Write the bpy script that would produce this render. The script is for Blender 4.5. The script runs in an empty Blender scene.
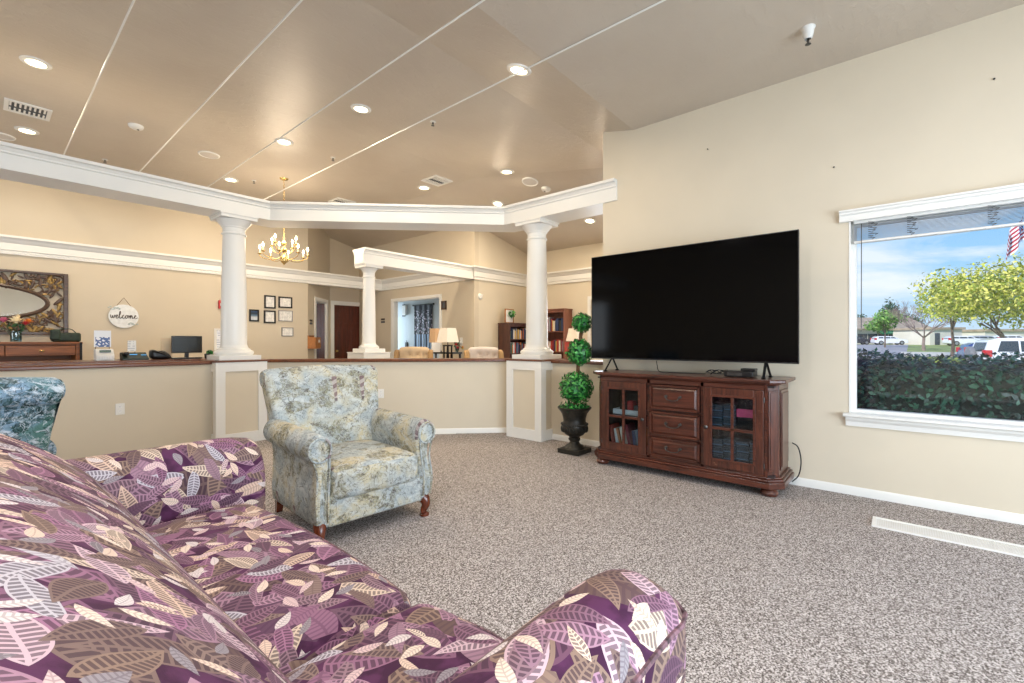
import bpy, bmesh, math, random
from mathutils import Vector, Matrix, Euler
random.seed(7)
C = bpy.context.scene.collection
PI = math.pi
R = math.radians

# ------------------------------------------------------------------ survey of the room (X = towards the TV wall, Y = along the TV wall, metres)
EYE = 1.22
FOC = 455.0
FW = Vector((0.7604, 0.6494, 0)); RT = Vector((0.6494, -0.7604, 0))
def ray(u, v):
    return FW + RT * ((u - 512) / FOC) + Vector((0, 0, (341 - v) / FOC))
def on_x(u, v, x):
    d = ray(u, v); t = x / d.x; return Vector((x, d.y * t, EYE + d.z * t))
def on_y(u, v, y):
    d = ray(u, v); t = y / d.y; return Vector((d.x * t, y, EYE + d.z * t))
def at_d(u, v, t):
    d = ray(u, v); return Vector((d.x * t, d.y * t, EYE + d.z * t))
def ceil_z(x, y):
    a = 3.47 if y < 2.16 else (3.47 + .23 * (y - 2.16) if y < 2.9 else min(3.80, 3.6402 + .07264 * (y - 2.9)))
    return min(a, 3.15 + .23 * (7.9 - x))
def on_ceiling(u, v):
    d = ray(u, v); t = 1.0
    while t < 16:
        if EYE + d.z * t >= ceil_z(d.x * t, d.y * t): break
        t += .004
    return Vector((d.x * t, d.y * t, ceil_z(d.x * t, d.y * t)))

# ------------------------------------------------------------------ colour and materials
def lin(r, g, b):
    f = lambda c: (c / 255 / 12.92) if c <= 10 else ((c / 255 + .055) / 1.055) ** 2.4
    return (f(r), f(g), f(b), 1)
class NT:
    def __init__(s, tree): s.t = tree
    def n(s, typ, **kw):
        nd = s.t.nodes.new(typ)
        for k, v in kw.items():
            if hasattr(nd, k): setattr(nd, k, v)
        return nd
    def link(s, a, b): s.t.links.new(a, b)
    def val(s, sock, v):
        if isinstance(v, bpy.types.NodeSocket): s.link(v, sock)
        else: sock.default_value = v
    def m(s, op, a, b=0.0, c=0.0, clamp=False):
        nd = s.n('ShaderNodeMath', operation=op, use_clamp=clamp)
        for i, v in enumerate((a, b, c)): s.val(nd.inputs[i], v)
        return nd.outputs[0]
    def vm(s, op, a, b=(0, 0, 0), scale=None):
        nd = s.n('ShaderNodeVectorMath', operation=op)
        s.val(nd.inputs[0], a); s.val(nd.inputs[1], b)
        if scale is not None: s.val(nd.inputs['Scale'], scale)
        return nd.outputs[0]
    def mix(s, fac, a, b, blend='MIX'):
        nd = s.n('ShaderNodeMix', data_type='RGBA', blend_type=blend)
        s.val(nd.inputs[0], fac); s.val(nd.inputs[6], a); s.val(nd.inputs[7], b)
        return nd.outputs[2]
    def ramp(s, fac, stops, interp='LINEAR'):
        nd = s.n('ShaderNodeValToRGB'); cr = nd.color_ramp; cr.interpolation = interp
        while len(cr.elements) < len(stops): cr.elements.new(.5)
        for e, (p, c) in zip(cr.elements, stops): e.position = p; e.color = c
        s.val(nd.inputs[0], fac); return nd.outputs[0]
    def noise(s, vec, scale, detail=3, rough=.5, dist=0.0, out=0):
        nd = s.n('ShaderNodeTexNoise'); s.link(vec, nd.inputs['Vector'])
        nd.inputs['Scale'].default_value = scale; nd.inputs['Detail'].default_value = detail
        nd.inputs['Roughness'].default_value = rough; nd.inputs['Distortion'].default_value = dist
        return nd.outputs[out]
    def sep(s, v):
        nd = s.n('ShaderNodeSeparateXYZ'); s.link(v, nd.inputs[0]); return nd.outputs
    def comb(s, x, y, z=0.0):
        nd = s.n('ShaderNodeCombineXYZ')
        for i, v in enumerate((x, y, z)): s.val(nd.inputs[i], v)
        return nd.outputs[0]
    def bump(s, h, strength, dist=.01):
        nd = s.n('ShaderNodeBump'); s.link(h, nd.inputs['Height'])
        nd.inputs['Strength'].default_value = strength; nd.inputs['Distance'].default_value = dist
        return nd.outputs[0]
def new_mat(name):
    m = bpy.data.materials.new(name); m.use_nodes = True
    t = NT(m.node_tree); bs = m.node_tree.nodes['Principled BSDF']
    return m, t, bs
def obj_co(t): return t.n('ShaderNodeTexCoord').outputs['Object']
def uv_co(t): return t.n('ShaderNodeTexCoord').outputs['UV']
def plain(name, col, rough=.5, metal=0.0, var=.06, scale=9.0, bump=0.0, bscale=60, spec=.5, emit=None, es=0, trans=0, coat=0):
    m, t, bs = new_mat(name)
    co = obj_co(t); nz = t.noise(co, scale, 4)
    c = lin(*col)
    if var:
        dk = tuple(x * (1 - var * 1.6) for x in c[:3]) + (1,); lt = tuple(min(1, x * (1 + var)) for x in c[:3]) + (1,)
        t.link(t.ramp(nz, [(.3, dk), (.7, lt)]), bs.inputs['Base Color'])
    else: bs.inputs['Base Color'].default_value = c
    bs.inputs['Roughness'].default_value = rough; bs.inputs['Metallic'].default_value = metal
    bs.inputs['Specular IOR Level'].default_value = spec
    bs.inputs['Transmission Weight'].default_value = trans
    bs.inputs['Coat Weight'].default_value = coat
    if bump: t.link(t.bump(t.noise(co, bscale, 4), bump, .004), bs.inputs['Normal'])
    if emit: bs.inputs['Emission Color'].default_value = lin(*emit); bs.inputs['Emission Strength'].default_value = es
    return m
def wood(name, dark, light, rough=.35, axis=0, scale=9, coat=.2, wear=None):
    m, t, bs = new_mat(name)
    co = obj_co(t)
    mp = t.n('ShaderNodeMapping'); t.link(co, mp.inputs[0])
    sc = [scale, scale, scale]; sc[axis] = scale * .09; mp.inputs['Scale'].default_value = sc
    nz = t.noise(mp.outputs[0], 3.0, 6, .62, 1.2)
    c = t.ramp(nz, [(.28, lin(*dark)), (.72, lin(*light))])
    if wear:
        w = t.noise(co, 22, 6, .7); w2 = t.m('GREATER_THAN', w, .67)
        c = t.mix(t.m('MULTIPLY', w2, .55), c, lin(*wear))
    t.link(c, bs.inputs['Base Color'])
    bs.inputs['Roughness'].default_value = rough; bs.inputs['Coat Weight'].default_value = coat
    bs.inputs['Coat Roughness'].default_value = .2
    t.link(t.bump(nz, .12, .003), bs.inputs['Normal'])
    return m
def glass(name, tint=(255, 255, 255), gloss=.08):
    m = bpy.data.materials.new(name); m.use_nodes = True
    t = NT(m.node_tree); m.node_tree.nodes.clear()
    out = t.n('ShaderNodeOutputMaterial'); tr = t.n('ShaderNodeBsdfTransparent'); gl = t.n('ShaderNodeBsdfGlossy')
    tr.inputs[0].default_value = lin(*tint); gl.inputs['Roughness'].default_value = .02
    lw = t.n('ShaderNodeLayerWeight'); lw.inputs[0].default_value = .25
    fac = t.m('ADD', t.m('MULTIPLY', lw.outputs['Fresnel'], .5), gloss * .3, clamp=True)
    mx = t.n('ShaderNodeMixShader'); t.link(fac, mx.inputs[0]); t.link(tr.outputs[0], mx.inputs[1]); t.link(gl.outputs[0], mx.inputs[2])
    t.link(mx.outputs[0], out.inputs[0]); return m

# ---- leaf-print upholstery: layers of leaf shapes on plum cloth
def leaf_layer(t, uv, base, scale, off, L, wmin, wmax, cols, seed, thr=0.0, vein=9.0, stylebias=.5, rnd=.85):
    v = t.vm('ADD', t.vm('SCALE', uv, scale=scale), off)
    vo = t.n('ShaderNodeTexVoronoi', voronoi_dimensions='2D', feature='F1'); t.link(v, vo.inputs['Vector'])
    vo.inputs['Scale'].default_value = 1; vo.inputs['Randomness'].default_value = rnd
    loc = t.vm('SUBTRACT', v, vo.outputs['Position'])
    cs = t.n('ShaderNodeSeparateColor'); t.link(vo.outputs['Color'], cs.inputs[0])
    r, g, b = cs.outputs
    rot = t.n('ShaderNodeVectorRotate', rotation_type='Z_AXIS'); t.link(loc, rot.inputs['Vector'])
    t.link(t.m('MULTIPLY_ADD', r, 6.28, seed), rot.inputs['Angle'])
    x, y, _ = t.sep(rot.outputs[0])
    p = t.m('DIVIDE', x, L)
    fr = t.m('FRACT', t.m('MULTIPLY', g, 7.31))
    W = t.m('MULTIPLY_ADD', fr, (wmax - wmin) * L, wmin * L)
    bend = t.m('MULTIPLY', t.m('MULTIPLY', p, p), .12 * L)
    yy = t.m('SUBTRACT', y, bend)
    q = t.m('ABSOLUTE', t.m('DIVIDE', yy, W))
    prof = t.m('MULTIPLY', t.m('SUBTRACT', 1, t.m('MULTIPLY', p, p)), t.m('MULTIPLY_ADD', p, -.3, .95))
    e = t.m('SUBTRACT', prof, q)
    inside = t.m('GREATER_THAN', e, thr)
    rim = t.m('LESS_THAN', e, .13)
    mid = t.m('LESS_THAN', q, .08)
    ph = t.m('FRACT', t.m('ADD', t.m('MULTIPLY', p, vein * .5), t.m('MULTIPLY', q, -.75)))
    rib = t.m('GREATER_THAN', ph, .62)
    line = t.m('MAXIMUM', t.m('MAXIMUM', rim, mid), rib)
    fb = t.m('FRACT', t.m('MULTIPLY', b, 5.77))
    col = t.ramp(fb, [(i / len(cols), lin(*c)) for i, c in enumerate(cols)], 'CONSTANT')
    solid = t.m('GREATER_THAN', t.m('FRACT', t.m('MULTIPLY', g, 3.37)), stylebias)
    dark = t.mix(.66, col, lin(54, 32, 52))
    veined = t.mix(line, dark, col)
    lightv = t.mix(t.m('MULTIPLY', t.m('MAXIMUM', mid, rib), .35), col, lin(70, 45, 65))
    leafc = t.mix(solid, veined, lightv)
    return t.mix(inside, base, leafc)
def leaf_fabric(name, warm=0.0):
    m, t, bs = new_mat(name)
    uv = uv_co(t)
    wob = t.vm('SCALE', t.vm('SUBTRACT', t.noise(uv, 9, 2, out=1), (.5, .5, .5)), scale=.012)
    uv2 = t.vm('ADD', uv, wob)
    c = t.mix(t.ramp(t.noise(uv, 14, 4), [(.45, (0, 0, 0, 1)), (.6, (1, 1, 1, 1))]), lin(66, 32, 60), lin(88, 46, 80))
    P0 = [(112, 76, 96), (104, 82, 80), (132, 92, 116), (96, 66, 88)]
    P1 = [(136, 100, 118), (126, 104, 98), (156, 122, 138), (112, 82, 98), (144, 120, 106), (146, 104, 128)]
    P2 = [(204, 176, 184), (210, 182, 162), (170, 132, 150), (192, 186, 192), (150, 120, 130), (160, 114, 140), (210, 190, 170), (138, 116, 108)]
    P3 = [(226, 200, 180), (232, 212, 194), (150, 142, 146), (216, 188, 186), (220, 208, 204)]
    for (sc, off, L, w0, w1, P, seed, vn, sb, rn) in (
        (4.6, (1.3, 5.1, 0), .66, .40, .62, P0, .9, 15, .55, .8),
        (5.2, (3.1, 7.7, 0), .64, .34, .52, P1, .3, 15, .75, .85),
        (5.6, (31.3, 12.2, 0), .62, .26, .44, P1, 1.7, 16, .80, .85),
        (5.9, (11.3, 2.2, 0), .60, .24, .42, P2, 1.1, 16, .92, .85),
        (6.4, (5.9, 14.4, 0), .54, .22, .42, P2, 2.0, 15, .88, .85),
        (7.0, (15.9, 34.4, 0), .50, .26, .46, P1, 2.5, 14, .85, .9),
        (7.6, (21.7, 9.1, 0), .28, .28, .44, P3, 2.9, 9, .12, 1),
        (6.8, (41.7, 19.1, 0), .26, .26, .40, P3, 3.9, 9, .12, 1)):
        c = leaf_layer(t, uv2, c, sc, off, L, w0, w1, P, seed, vein=vn, stylebias=sb, rnd=rn)
    t.link(c, bs.inputs['Base Color'])
    bs.inputs['Roughness'].default_value = .68; bs.inputs['Specular IOR Level'].default_value = .2
    wv = t.noise(uv, 420, 2); t.link(t.bump(wv, .1, .002), bs.inputs['Normal'])
    return m
# ---- coastal toile upholstery: washes of colour, scribbled foliage, a few small striped towers
def toile(name, sky, foam, sand, leafc, dark, off=(0, 0, 0), amt=.5):
    m, t, bs = new_mat(name)
    uv = t.vm('ADD', uv_co(t), off)
    st = lambda a, b: [(a, (0, 0, 0, 1)), (b, (1, 1, 1, 1))]
    big = t.noise(uv, 3.4, 3, .5, .5)
    c = t.mix(t.ramp(big, st(.47, .60)), lin(*sky), lin(*sand))
    fm = t.ramp(t.noise(t.vm('MULTIPLY', uv, (1, 1.7, 1)), 11, 5, .6, .9), st(.52, .60))
    c = t.mix(t.m('MULTIPLY', fm, .75), c, lin(*foam))
    r1 = t.ramp(t.noise(t.vm('ADD', t.vm('MULTIPLY', uv, (1, 1.35, 1)), (7, 3, 0)), 4.8, 3, .55, .8), st(amt, amt + .035))
    tex = t.ramp(t.noise(uv, 24, 5, .68, .6), st(.42, .60))
    c = t.mix(t.m('MULTIPLY', r1, t.m('MULTIPLY_ADD', tex, .65, .25)), c, lin(*leafc))
    ink = t.ramp(t.noise(uv, 38, 5, .7, .8), st(.55, .63))
    c = t.mix(t.m('MULTIPLY', t.m('MULTIPLY', r1, ink), .8), c, lin(*dark))
    k1 = t.m('LESS_THAN', t.m('ABSOLUTE', t.m('SUBTRACT', t.noise(uv, 9, 4, .6, 1.6), .5)), .013)
    c = t.mix(t.m('MULTIPLY', k1, .62), c, lin(*dark))
    k3 = t.m('LESS_THAN', t.m('ABSOLUTE', t.m('SUBTRACT', t.noise(t.vm('ADD', uv, (2, 9, 0)), 19, 4, .6, 1.2), .52)), .020)
    c = t.mix(t.m('MULTIPLY', t.m('MULTIPLY', k3, t.m('MULTIPLY_ADD', r1, .7, .3)), .6), c, lin(*dark))
    wl = t.m('LESS_THAN', t.m('ABSOLUTE', t.m('SUBTRACT', t.noise(t.vm('ADD', uv, (5, 1, 0)), 15, 4, .6, 1.2), .48)), .016)
    c = t.mix(t.m('MULTIPLY', wl, .55), c, lin(*foam))
    v = t.vm('ADD', t.vm('SCALE', uv, scale=2.7), (8.3, 4.4, 0))
    vo = t.n('ShaderNodeTexVoronoi', voronoi_dimensions='2D', feature='F1'); t.link(v, vo.inputs['Vector'])
    vo.inputs['Scale'].default_value = 1; vo.inputs['Randomness'].default_value = .8
    cs = t.n('ShaderNodeSeparateColor'); t.link(vo.outputs['Color'], cs.inputs[0])
    x, y, _ = t.sep(t.vm('SUBTRACT', v, vo.outputs['Position']))
    inh = t.m('MULTIPLY', t.m('GREATER_THAN', y, -.24), t.m('LESS_THAN', y, .26))
    inw = t.m('LESS_THAN', t.m('ABSOLUTE', x), t.m('MULTIPLY_ADD', y, -.06, .042))
    sp = t.m('GREATER_THAN', t.m('FRACT', t.m('MULTIPLY_ADD', y, 6.0, t.m('MULTIPLY', x, 3))), .5)
    tc = t.mix(sp, lin(176, 164, 160), lin(118, 92, 98)); tc = t.mix(t.m('GREATER_THAN', y, .20), tc, lin(86, 64, 74))
    c = t.mix(t.m('MULTIPLY', t.m('MULTIPLY', t.m('MULTIPLY', inh, inw), t.m('GREATER_THAN', cs.outputs[0], .45)), .8), c, tc)
    t.link(c, bs.inputs['Base Color'])
    bs.inputs['Roughness'].default_value = .8; bs.inputs['Specular IOR Level'].default_value = .2
    wv = t.noise(uv, 500, 2); t.link(t.bump(wv, .15, .002), bs.inputs['Normal'])
    return m

M = {}
# painted surfaces
def wall_paint(name, col):
    m, t, bs = new_mat(name); co = obj_co(t)
    c = lin(*col); dk = tuple(x * .96 for x in c[:3]) + (1,)
    t.link(t.ramp(t.noise(co, 2.2, 3), [(.3, dk), (.7, c)]), bs.inputs['Base Color'])
    bs.inputs['Roughness'].default_value = .62; bs.inputs['Specular IOR Level'].default_value = .3
    t.link(t.bump(t.noise(co, 55, 4, .6), .05, .004), bs.inputs['Normal'])
    return m
def ceiling_paint():
    m, t, bs = new_mat('textured_ceiling_paint'); co = obj_co(t)
    t.link(t.ramp(t.noise(co, 1.5, 3), [(.3, lin(188, 176, 161)), (.7, lin(195, 184, 169))]), bs.inputs['Base Color'])
    bs.inputs['Roughness'].default_value = .34; bs.inputs['Specular IOR Level'].default_value = .4
    mp = t.n('ShaderNodeMapping'); t.link(co, mp.inputs[0]); mp.inputs['Scale'].default_value = (1, 2.6, 1); mp.inputs['Rotation'].default_value = (0, 0, .5)
    n1 = t.noise(mp.outputs[0], 7, 5, .6, .8); n2 = t.noise(co, 26, 3, .6)
    h = t.m('ADD', t.ramp(n1, [(.5, (0, 0, 0, 1)), (.62, (1, 1, 1, 1))]), t.m('MULTIPLY', n2, .3))
    t.link(t.bump(h, .22, .006), bs.inputs['Normal'])
    return m
def carpet():
    m, t, bs = new_mat('speckled_loop_carpet'); co = obj_co(t)
    a = t.noise(co, 108, 3, .75); b = t.noise(co, 240, 2, .6)
    vo = t.n('ShaderNodeTexVoronoi'); t.link(co, vo.inputs['Vector']); vo.inputs['Scale'].default_value = 175
    cs = t.n('ShaderNodeSeparateColor'); t.link(vo.outputs['Color'], cs.inputs[0])
    f = t.m('ADD', t.m('ADD', t.m('MULTIPLY', a, .55), t.m('MULTIPLY', b, .25)), t.m('MULTIPLY_ADD', cs.outputs[0], .26, -.03))
    c = t.ramp(f, [(.36, lin(84, 77, 73)), (.455, lin(126, 118, 114)), (.525, lin(170, 162, 157)), (.63, lin(216, 209, 206))])
    big = t.noise(co, 1.1, 3)
    c = t.mix(t.m('MULTIPLY', big, .10), c, lin(124, 114, 106))
    t.link(c, bs.inputs['Base Color']); bs.inputs['Roughness'].default_value = .95; bs.inputs['Specular IOR Level'].default_value = .1
    t.link(t.bump(f, .05, .006), bs.inputs['Normal'])
    return m
M['wall'] = wall_paint('beige_wall_paint', (217, 206, 185))
M['wall_tan'] = wall_paint('tan_wall_paint', (206, 194, 173))
M['wall_cool'] = wall_paint('pale_hall_paint', (206, 214, 220))
M['ceiling'] = ceiling_paint()
M['carpet'] = carpet()
M['white'] = plain('white_gloss_trim_paint', (232, 231, 226), .35, var=.01, scale=3)
M['white_matt'] = plain('white_plastic', (228, 227, 222), .5, var=.01)
M['cap_wood'] = wood('mahogany_cap_wood', (78, 42, 26), (128, 76, 48), .3, 0, 8)
M['wood_media'] = wood('dark_cherry_wood', (36, 17, 13), (104, 54, 38), .3, 0, 9, .3, wear=(150, 108, 84))
M['wood_media_v'] = wood('dark_cherry_wood_upright', (38, 18, 14), (106, 56, 39), .3, 2, 9, .3, wear=(150, 108, 84))
M['wood_inside'] = wood('cabinet_interior_wood', (40, 32, 34), (66, 52, 50), .6, 0, 7, 0)
M['wood_leg'] = wood('cherry_leg_wood', (66, 24, 12), (122, 58, 32), .25, 2, 14, .4)
M['wood_desk'] = wood('walnut_desk_wood', (92, 50, 20), (150, 88, 40), .45, 0, 7, 0)
M['wood_door'] = wood('mahogany_door_wood', (50, 20, 14), (104, 46, 30), .3, 2, 7)
M['wood_case'] = wood('bookcase_wood', (58, 34, 30), (92, 54, 44), .4, 2, 7)
M['wood_case_red'] = wood('red_bookcase_wood', (104, 58, 42), (142, 84, 62), .4, 2, 7)
M['wood_box'] = wood('oak_box_wood', (150, 92, 40), (184, 122, 62), .4, 0, 9)
_m = bpy.data.materials.new('translucent_blind_slat'); _m.use_nodes = True; _t = NT(_m.node_tree); _m.node_tree.nodes.clear()
_o = _t.n('ShaderNodeOutputMaterial'); _d = _t.n('ShaderNodeBsdfDiffuse'); _r = _t.n('ShaderNodeBsdfTranslucent'); _x = _t.n('ShaderNodeMixShader'); _d.inputs[0].default_value = lin(240, 240, 240); _r.inputs[0].default_value = lin(236, 240, 246); _x.inputs[0].default_value = .75
_t.link(_d.outputs[0], _x.inputs[1]); _t.link(_r.outputs[0], _x.inputs[2]); _t.link(_x.outputs[0], _o.inputs[0]); M['slat'] = _m
M['black'] = plain('black_plastic', (18, 18, 20), .35, var=.05)
M['black_metal'] = plain('black_metal', (24, 24, 26), .4, .6, var=.05)
M['screen'] = plain('glossy_black_screen', (3, 3, 4), .08, var=0, spec=.13)
M['monitor_screen'] = plain('matt_dark_screen', (24, 28, 26), .25, var=.04)
M['pewter'] = plain('pewter_metal', (92, 92, 92), .35, .9, var=.1, scale=40)
M['brass'] = plain('brass', (222, 192, 128), .25, .9, var=.05)
M['iron'] = plain('bronzed_black_urn', (46, 44, 38), .45, .35, var=.35, scale=26, bump=.3, bscale=70)
M['grille'] = plain('dark_grille', (70, 74, 80), .6, var=.1)
M['paper'] = plain('white_paper', (238, 238, 236), .8, var=.02)
M['clear_glass'] = glass('clear_glass')
M['cabinet_glass'] = glass('cabinet_glass', (236, 244, 248), .1)
M['vase_glass'] = glass('blue_glass', (190, 215, 222), .3)
M['lamp'] = plain('lit_lamp_lens', (255, 246, 226), .5, var=0, emit=(255, 232, 190), es=14)
M['flame'] = plain('lit_candle_bulb', (255, 240, 210), .5, var=0, emit=(255, 226, 178), es=26)
M['candle'] = plain('ivory_candle_sleeve', (236, 220, 186), .5, var=.02, emit=(255, 214, 150), es=.35)
M['leafprint'] = leaf_fabric('plum_leaf_print_cloth')
M['piping'] = plain('dark_plum_piping', (120, 88, 96), .7, var=.5, scale=60)
M['toile'] = toile('pale_coastal_toile', (164, 172, 172), (198, 202, 198), (196, 186, 156), (136, 132, 104), (84, 76, 72), amt=.53)
M['toile_cool_light'] = toile('coastal_toile_cool_light', (132, 160, 182), (214, 222, 230), (84, 122, 116), (30, 66, 56), (14, 34, 34), (.37, .11, 0), .47)  # same cloth as the pale toile, with cool light painted into its colours
M['tuft'] = plain('tan_tufted_cloth', (206, 182, 150), .85, var=.06, bump=.2, bscale=200)
M['tuft_pale'] = plain('pale_tufted_cloth', (216, 206, 200), .85, var=.05, bump=.2, bscale=200)
M['shade'] = plain('cream_lamp_shade', (232, 222, 206), .8, var=.02, emit=(255, 228, 196), es=.15)
M['shade_tan'] = plain('tan_lamp_shade', (204, 168, 128), .8, var=.02, emit=(255, 200, 150), es=.12)
M['leaf_green'] = plain('topiary_leaf_green', (40, 124, 48), .45, var=.5, scale=30)
M['leaf_dark'] = plain('topiary_inner_green', (26, 74, 30), .7, var=.4, scale=30)
M['bark'] = plain('brown_bark', (110, 78, 50), .8, var=.3, scale=40, bump=.4)
M['soil'] = plain('dry_moss', (92, 72, 44), .95, var=.4, scale=60, bump=.5)
M['red'] = plain('red_plastic', (176, 30, 34), .4, var=.04)
M['pink'] = plain('pink_card', (232, 92, 132), .5, var=.05)

# ------------------------------------------------------------------ mesh builder
def catmull(pts, n=5, closed=False):
    P = [Vector(p) for p in pts]; out = []; L = len(P)
    rng = range(L) if closed else range(L - 1)
    for i in rng:
        p0 = P[(i - 1) % L] if closed or i > 0 else P[0]
        p1 = P[i]; p2 = P[(i + 1) % L]
        p3 = P[(i + 2) % L] if closed or i + 2 < L else P[-1]
        for k in range(n):
            t = k / n
            out.append(.5 * ((2 * p1) + (p2 - p0) * t + (2 * p0 - 5 * p1 + 4 * p2 - p3) * t * t + (3 * p1 - p0 - 3 * p2 + p3) * t ** 3))
    if not closed: out.append(P[-1])
    return out
class MB:
    def __init__(s): s.V = []; s.F = []; s.U = []; s.MI = []; s.mi = 0
    def quad(s, pts, uv=None):
        b = len(s.V); s.V += [Vector(p) for p in pts]; s.F.append(tuple(range(b, b + len(pts)))); s.U.append(uv); s.MI.append(s.mi); return s
    def mesh(s, verts, faces, uvs=None):
        b = len(s.V); s.V += [Vector(v) for v in verts]
        for i, f in enumerate(faces): s.F.append(tuple(b + k for k in f)); s.U.append(uvs[i] if uvs else None); s.MI.append(s.mi)
        return s
    def box(s, x0, x1, y0, y1, z0, z1, mat=None):
        v = [Vector((x, y, z)) for x in (x0, x1) for y in (y0, y1) for z in (z0, z1)]
        if mat is not None: v = [mat @ p for p in v]
        return s.mesh(v, [(0, 1, 3, 2), (4, 6, 7, 5), (0, 4, 5, 1), (2, 3, 7, 6), (0, 2, 6, 4), (1, 5, 7, 3)])
    def lathe(s, prof, c=(0, 0, 0), seg=32, mat=None, a0=0, a1=2 * PI):
        full = abs(a1 - a0 - 2 * PI) < 1e-6; cnt = seg if full else seg + 1
        v = []
        for r, z in prof:
            for k in range(cnt):
                a = a0 + (a1 - a0) * k / seg; p = Vector((r * math.cos(a), r * math.sin(a), z))
                if mat is not None: p = mat @ p
                v.append(p + Vector(c))
        f = []
        for i in range(len(prof) - 1):
            for k in range(seg):
                k2 = (k + 1) % cnt; f.append((i * cnt + k, i * cnt + k2, (i + 1) * cnt + k2, (i + 1) * cnt + k))
        return s.mesh(v, f)
    def tube(s, pts, r, seg=8, caps=True):
        P = [Vector(p) for p in pts]; n = len(P); rr = r if isinstance(r, (list, tuple)) else [r] * n
        v = []; up = None
        for i, p in enumerate(P):
            d = (P[min(i + 1, n - 1)] - P[max(i - 1, 0)]).normalized()
            if up is None:
                up = Vector((0, 0, 1)) if abs(d.z) < .9 else Vector((1, 0, 0))
            sx = d.cross(up)
            if sx.length < 1e-5: sx = d.cross(Vector((0, 1, 0)))
            sx.normalize(); sy = sx.cross(d).normalized(); up = sy
            for k in range(seg):
                a = 2 * PI * k / seg; v.append(p + (sx * math.cos(a) + sy * math.sin(a)) * rr[i])
        f = [(i * seg + k, i * seg + (k + 1) % seg, (i + 1) * seg + (k + 1) % seg, (i + 1) * seg + k) for i in range(n - 1) for k in range(seg)]
        if caps: f += [tuple(range(seg))[::-1], tuple((n - 1) * seg + k for k in range(seg))]
        return s.mesh(v, f)
    def ball(s, c, r, seg=20, rings=12, mat=None):
        r = r if isinstance(r, (tuple, list)) else (r, r, r)
        prof = [(math.sin(PI * i / rings), -math.cos(PI * i / rings)) for i in range(rings + 1)]
        m = Matrix.Diagonal((r[0], r[1], r[2], 1)) if mat is None else mat @ Matrix.Diagonal((r[0], r[1], r[2], 1))
        return s.lathe([(max(a, 1e-4), b) for a, b in prof], c, seg, m)
    def prism(s, poly, lo, hi, plane='xy', mat=None):
        mk = {'xy': lambda a, b, h: (a, b, h), 'xz': lambda a, b, h: (a, h, b), 'yz': lambda a, b, h: (h, a, b)}[plane]
        n = len(poly); v = [Vector(mk(a, b, lo)) for a, b in poly] + [Vector(mk(a, b, hi)) for a, b in poly]
        if mat is not None: v = [mat @ p for p in v]
        return s.mesh(v, [tuple(range(n)), tuple(range(2 * n - 1, n - 1, -1))] + [(i, i + n, (i + 1) % n + n, (i + 1) % n) for i in range(n)])
    def rbox(s, c, size, r, n=8, fn=None, uvo=(0, 0), arc=4):
        h = [a / 2 for a in size]; rr = [min(r, a * .999) for a in h]
        def axis(hh, r1):
            a = [-hh + r1 * k / arc for k in range(arc)]; b = [-(hh - r1) + 2 * (hh - r1) * k / n for k in range(n + 1)]
            return a + b + [hh - r1 + r1 * (k + 1) / arc for k in range(arc)]
        ax = [axis(h[i], rr[i]) for i in range(3)]
        for w in range(3):
            a, b = [(1, 2), (0, 2), (0, 1)][w]
            for sg in (-1, 1):
                A, B = ax[a], ax[b]; v = []; uvl = []
                for p in A:
                    for q in B:
                        co = [0, 0, 0]; co[w] = sg * h[w]; co[a] = p; co[b] = q
                        inn = Vector([max(-(h[i] - rr[i]), min(h[i] - rr[i], co[i])) for i in range(3)])
                        d = Vector(co) - inn
                        # even angular spacing in the rounded rim
                        d = Vector([math.tan(min(1, abs(x) / rr[i]) * PI / 4) * (1 if x > 0 else -1) if i != w else (1 if x > 0 else -1) for i, x in enumerate(d)])
                        d.normalize()
                        o = inn + Vector([d[i] * rr[i] for i in range(3)]) + Vector(c)
                        v.append(o); uvl.append((p + c[a] + uvo[0] + w * 1.7, q + c[b] + uvo[1] + sg * .83))
                if fn: v = [Vector(fn(x)) for x in v]
                nb = len(B); f = []; u = []
                for i in range(len(A) - 1):
                    for j in range(nb - 1):
                        ids = (i * nb + j, (i + 1) * nb + j, (i + 1) * nb + j + 1, i * nb + j + 1)
                        flip = (sg < 0) != (w == 1)
                        if flip: ids = ids[::-1]
                        f.append(ids); u.append([uvl[k] for k in ids])
                s.mesh(v, f, u)
        return s
    def sweep(s, ring, axis, a0, a1, r0=.05, r1=.05, n=12, arc=5, fn=None, uvo=(0, 0), swap=False):
        """sweep a closed ring of (p, q) along an axis; the ends are rounded by insetting the ring"""
        N = len(ring); P = [Vector((a, b)) for a, b in ring]
        area = sum(P[i].x * P[(i + 1) % N].y - P[(i + 1) % N].x * P[i].y for i in range(N))
        if area < 0: P.reverse()
        nor = []
        for i in range(N):
            d = (P[(i + 1) % N] - P[i - 1]); nor.append(Vector((d.y, -d.x)).normalized())
        st = []
        for k in range(arc): th = PI / 2 * k / arc; st.append((a0 + r0 * (1 - math.sin(th)) if False else a0 + r0 * (1 - math.cos(th)), r0 * (1 - math.sin(th))))
        for k in range(n + 1): st.append((a0 + r0 + (a1 - a0 - r0 - r1) * k / n, 0))
        for k in range(arc): th = PI / 2 * (arc - 1 - k) / arc; st.append((a1 - r1 * (1 - math.cos(th)), r1 * (1 - math.sin(th))))
        arcl = [0]
        for i in range(N): arcl.append(arcl[-1] + (P[(i + 1) % N] - P[i]).length)
        mk = {'x': lambda p, a: (a, p.x, p.y), 'y': lambda p, a: (p.x, a, p.y)}[axis]
        v = []
        for a, ins in st:
            for i in range(N):
                o = Vector(mk(P[i] - nor[i] * ins, a)); v.append(Vector(fn(o)) if fn else o)
        f = []; u = []; m = len(st)
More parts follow.
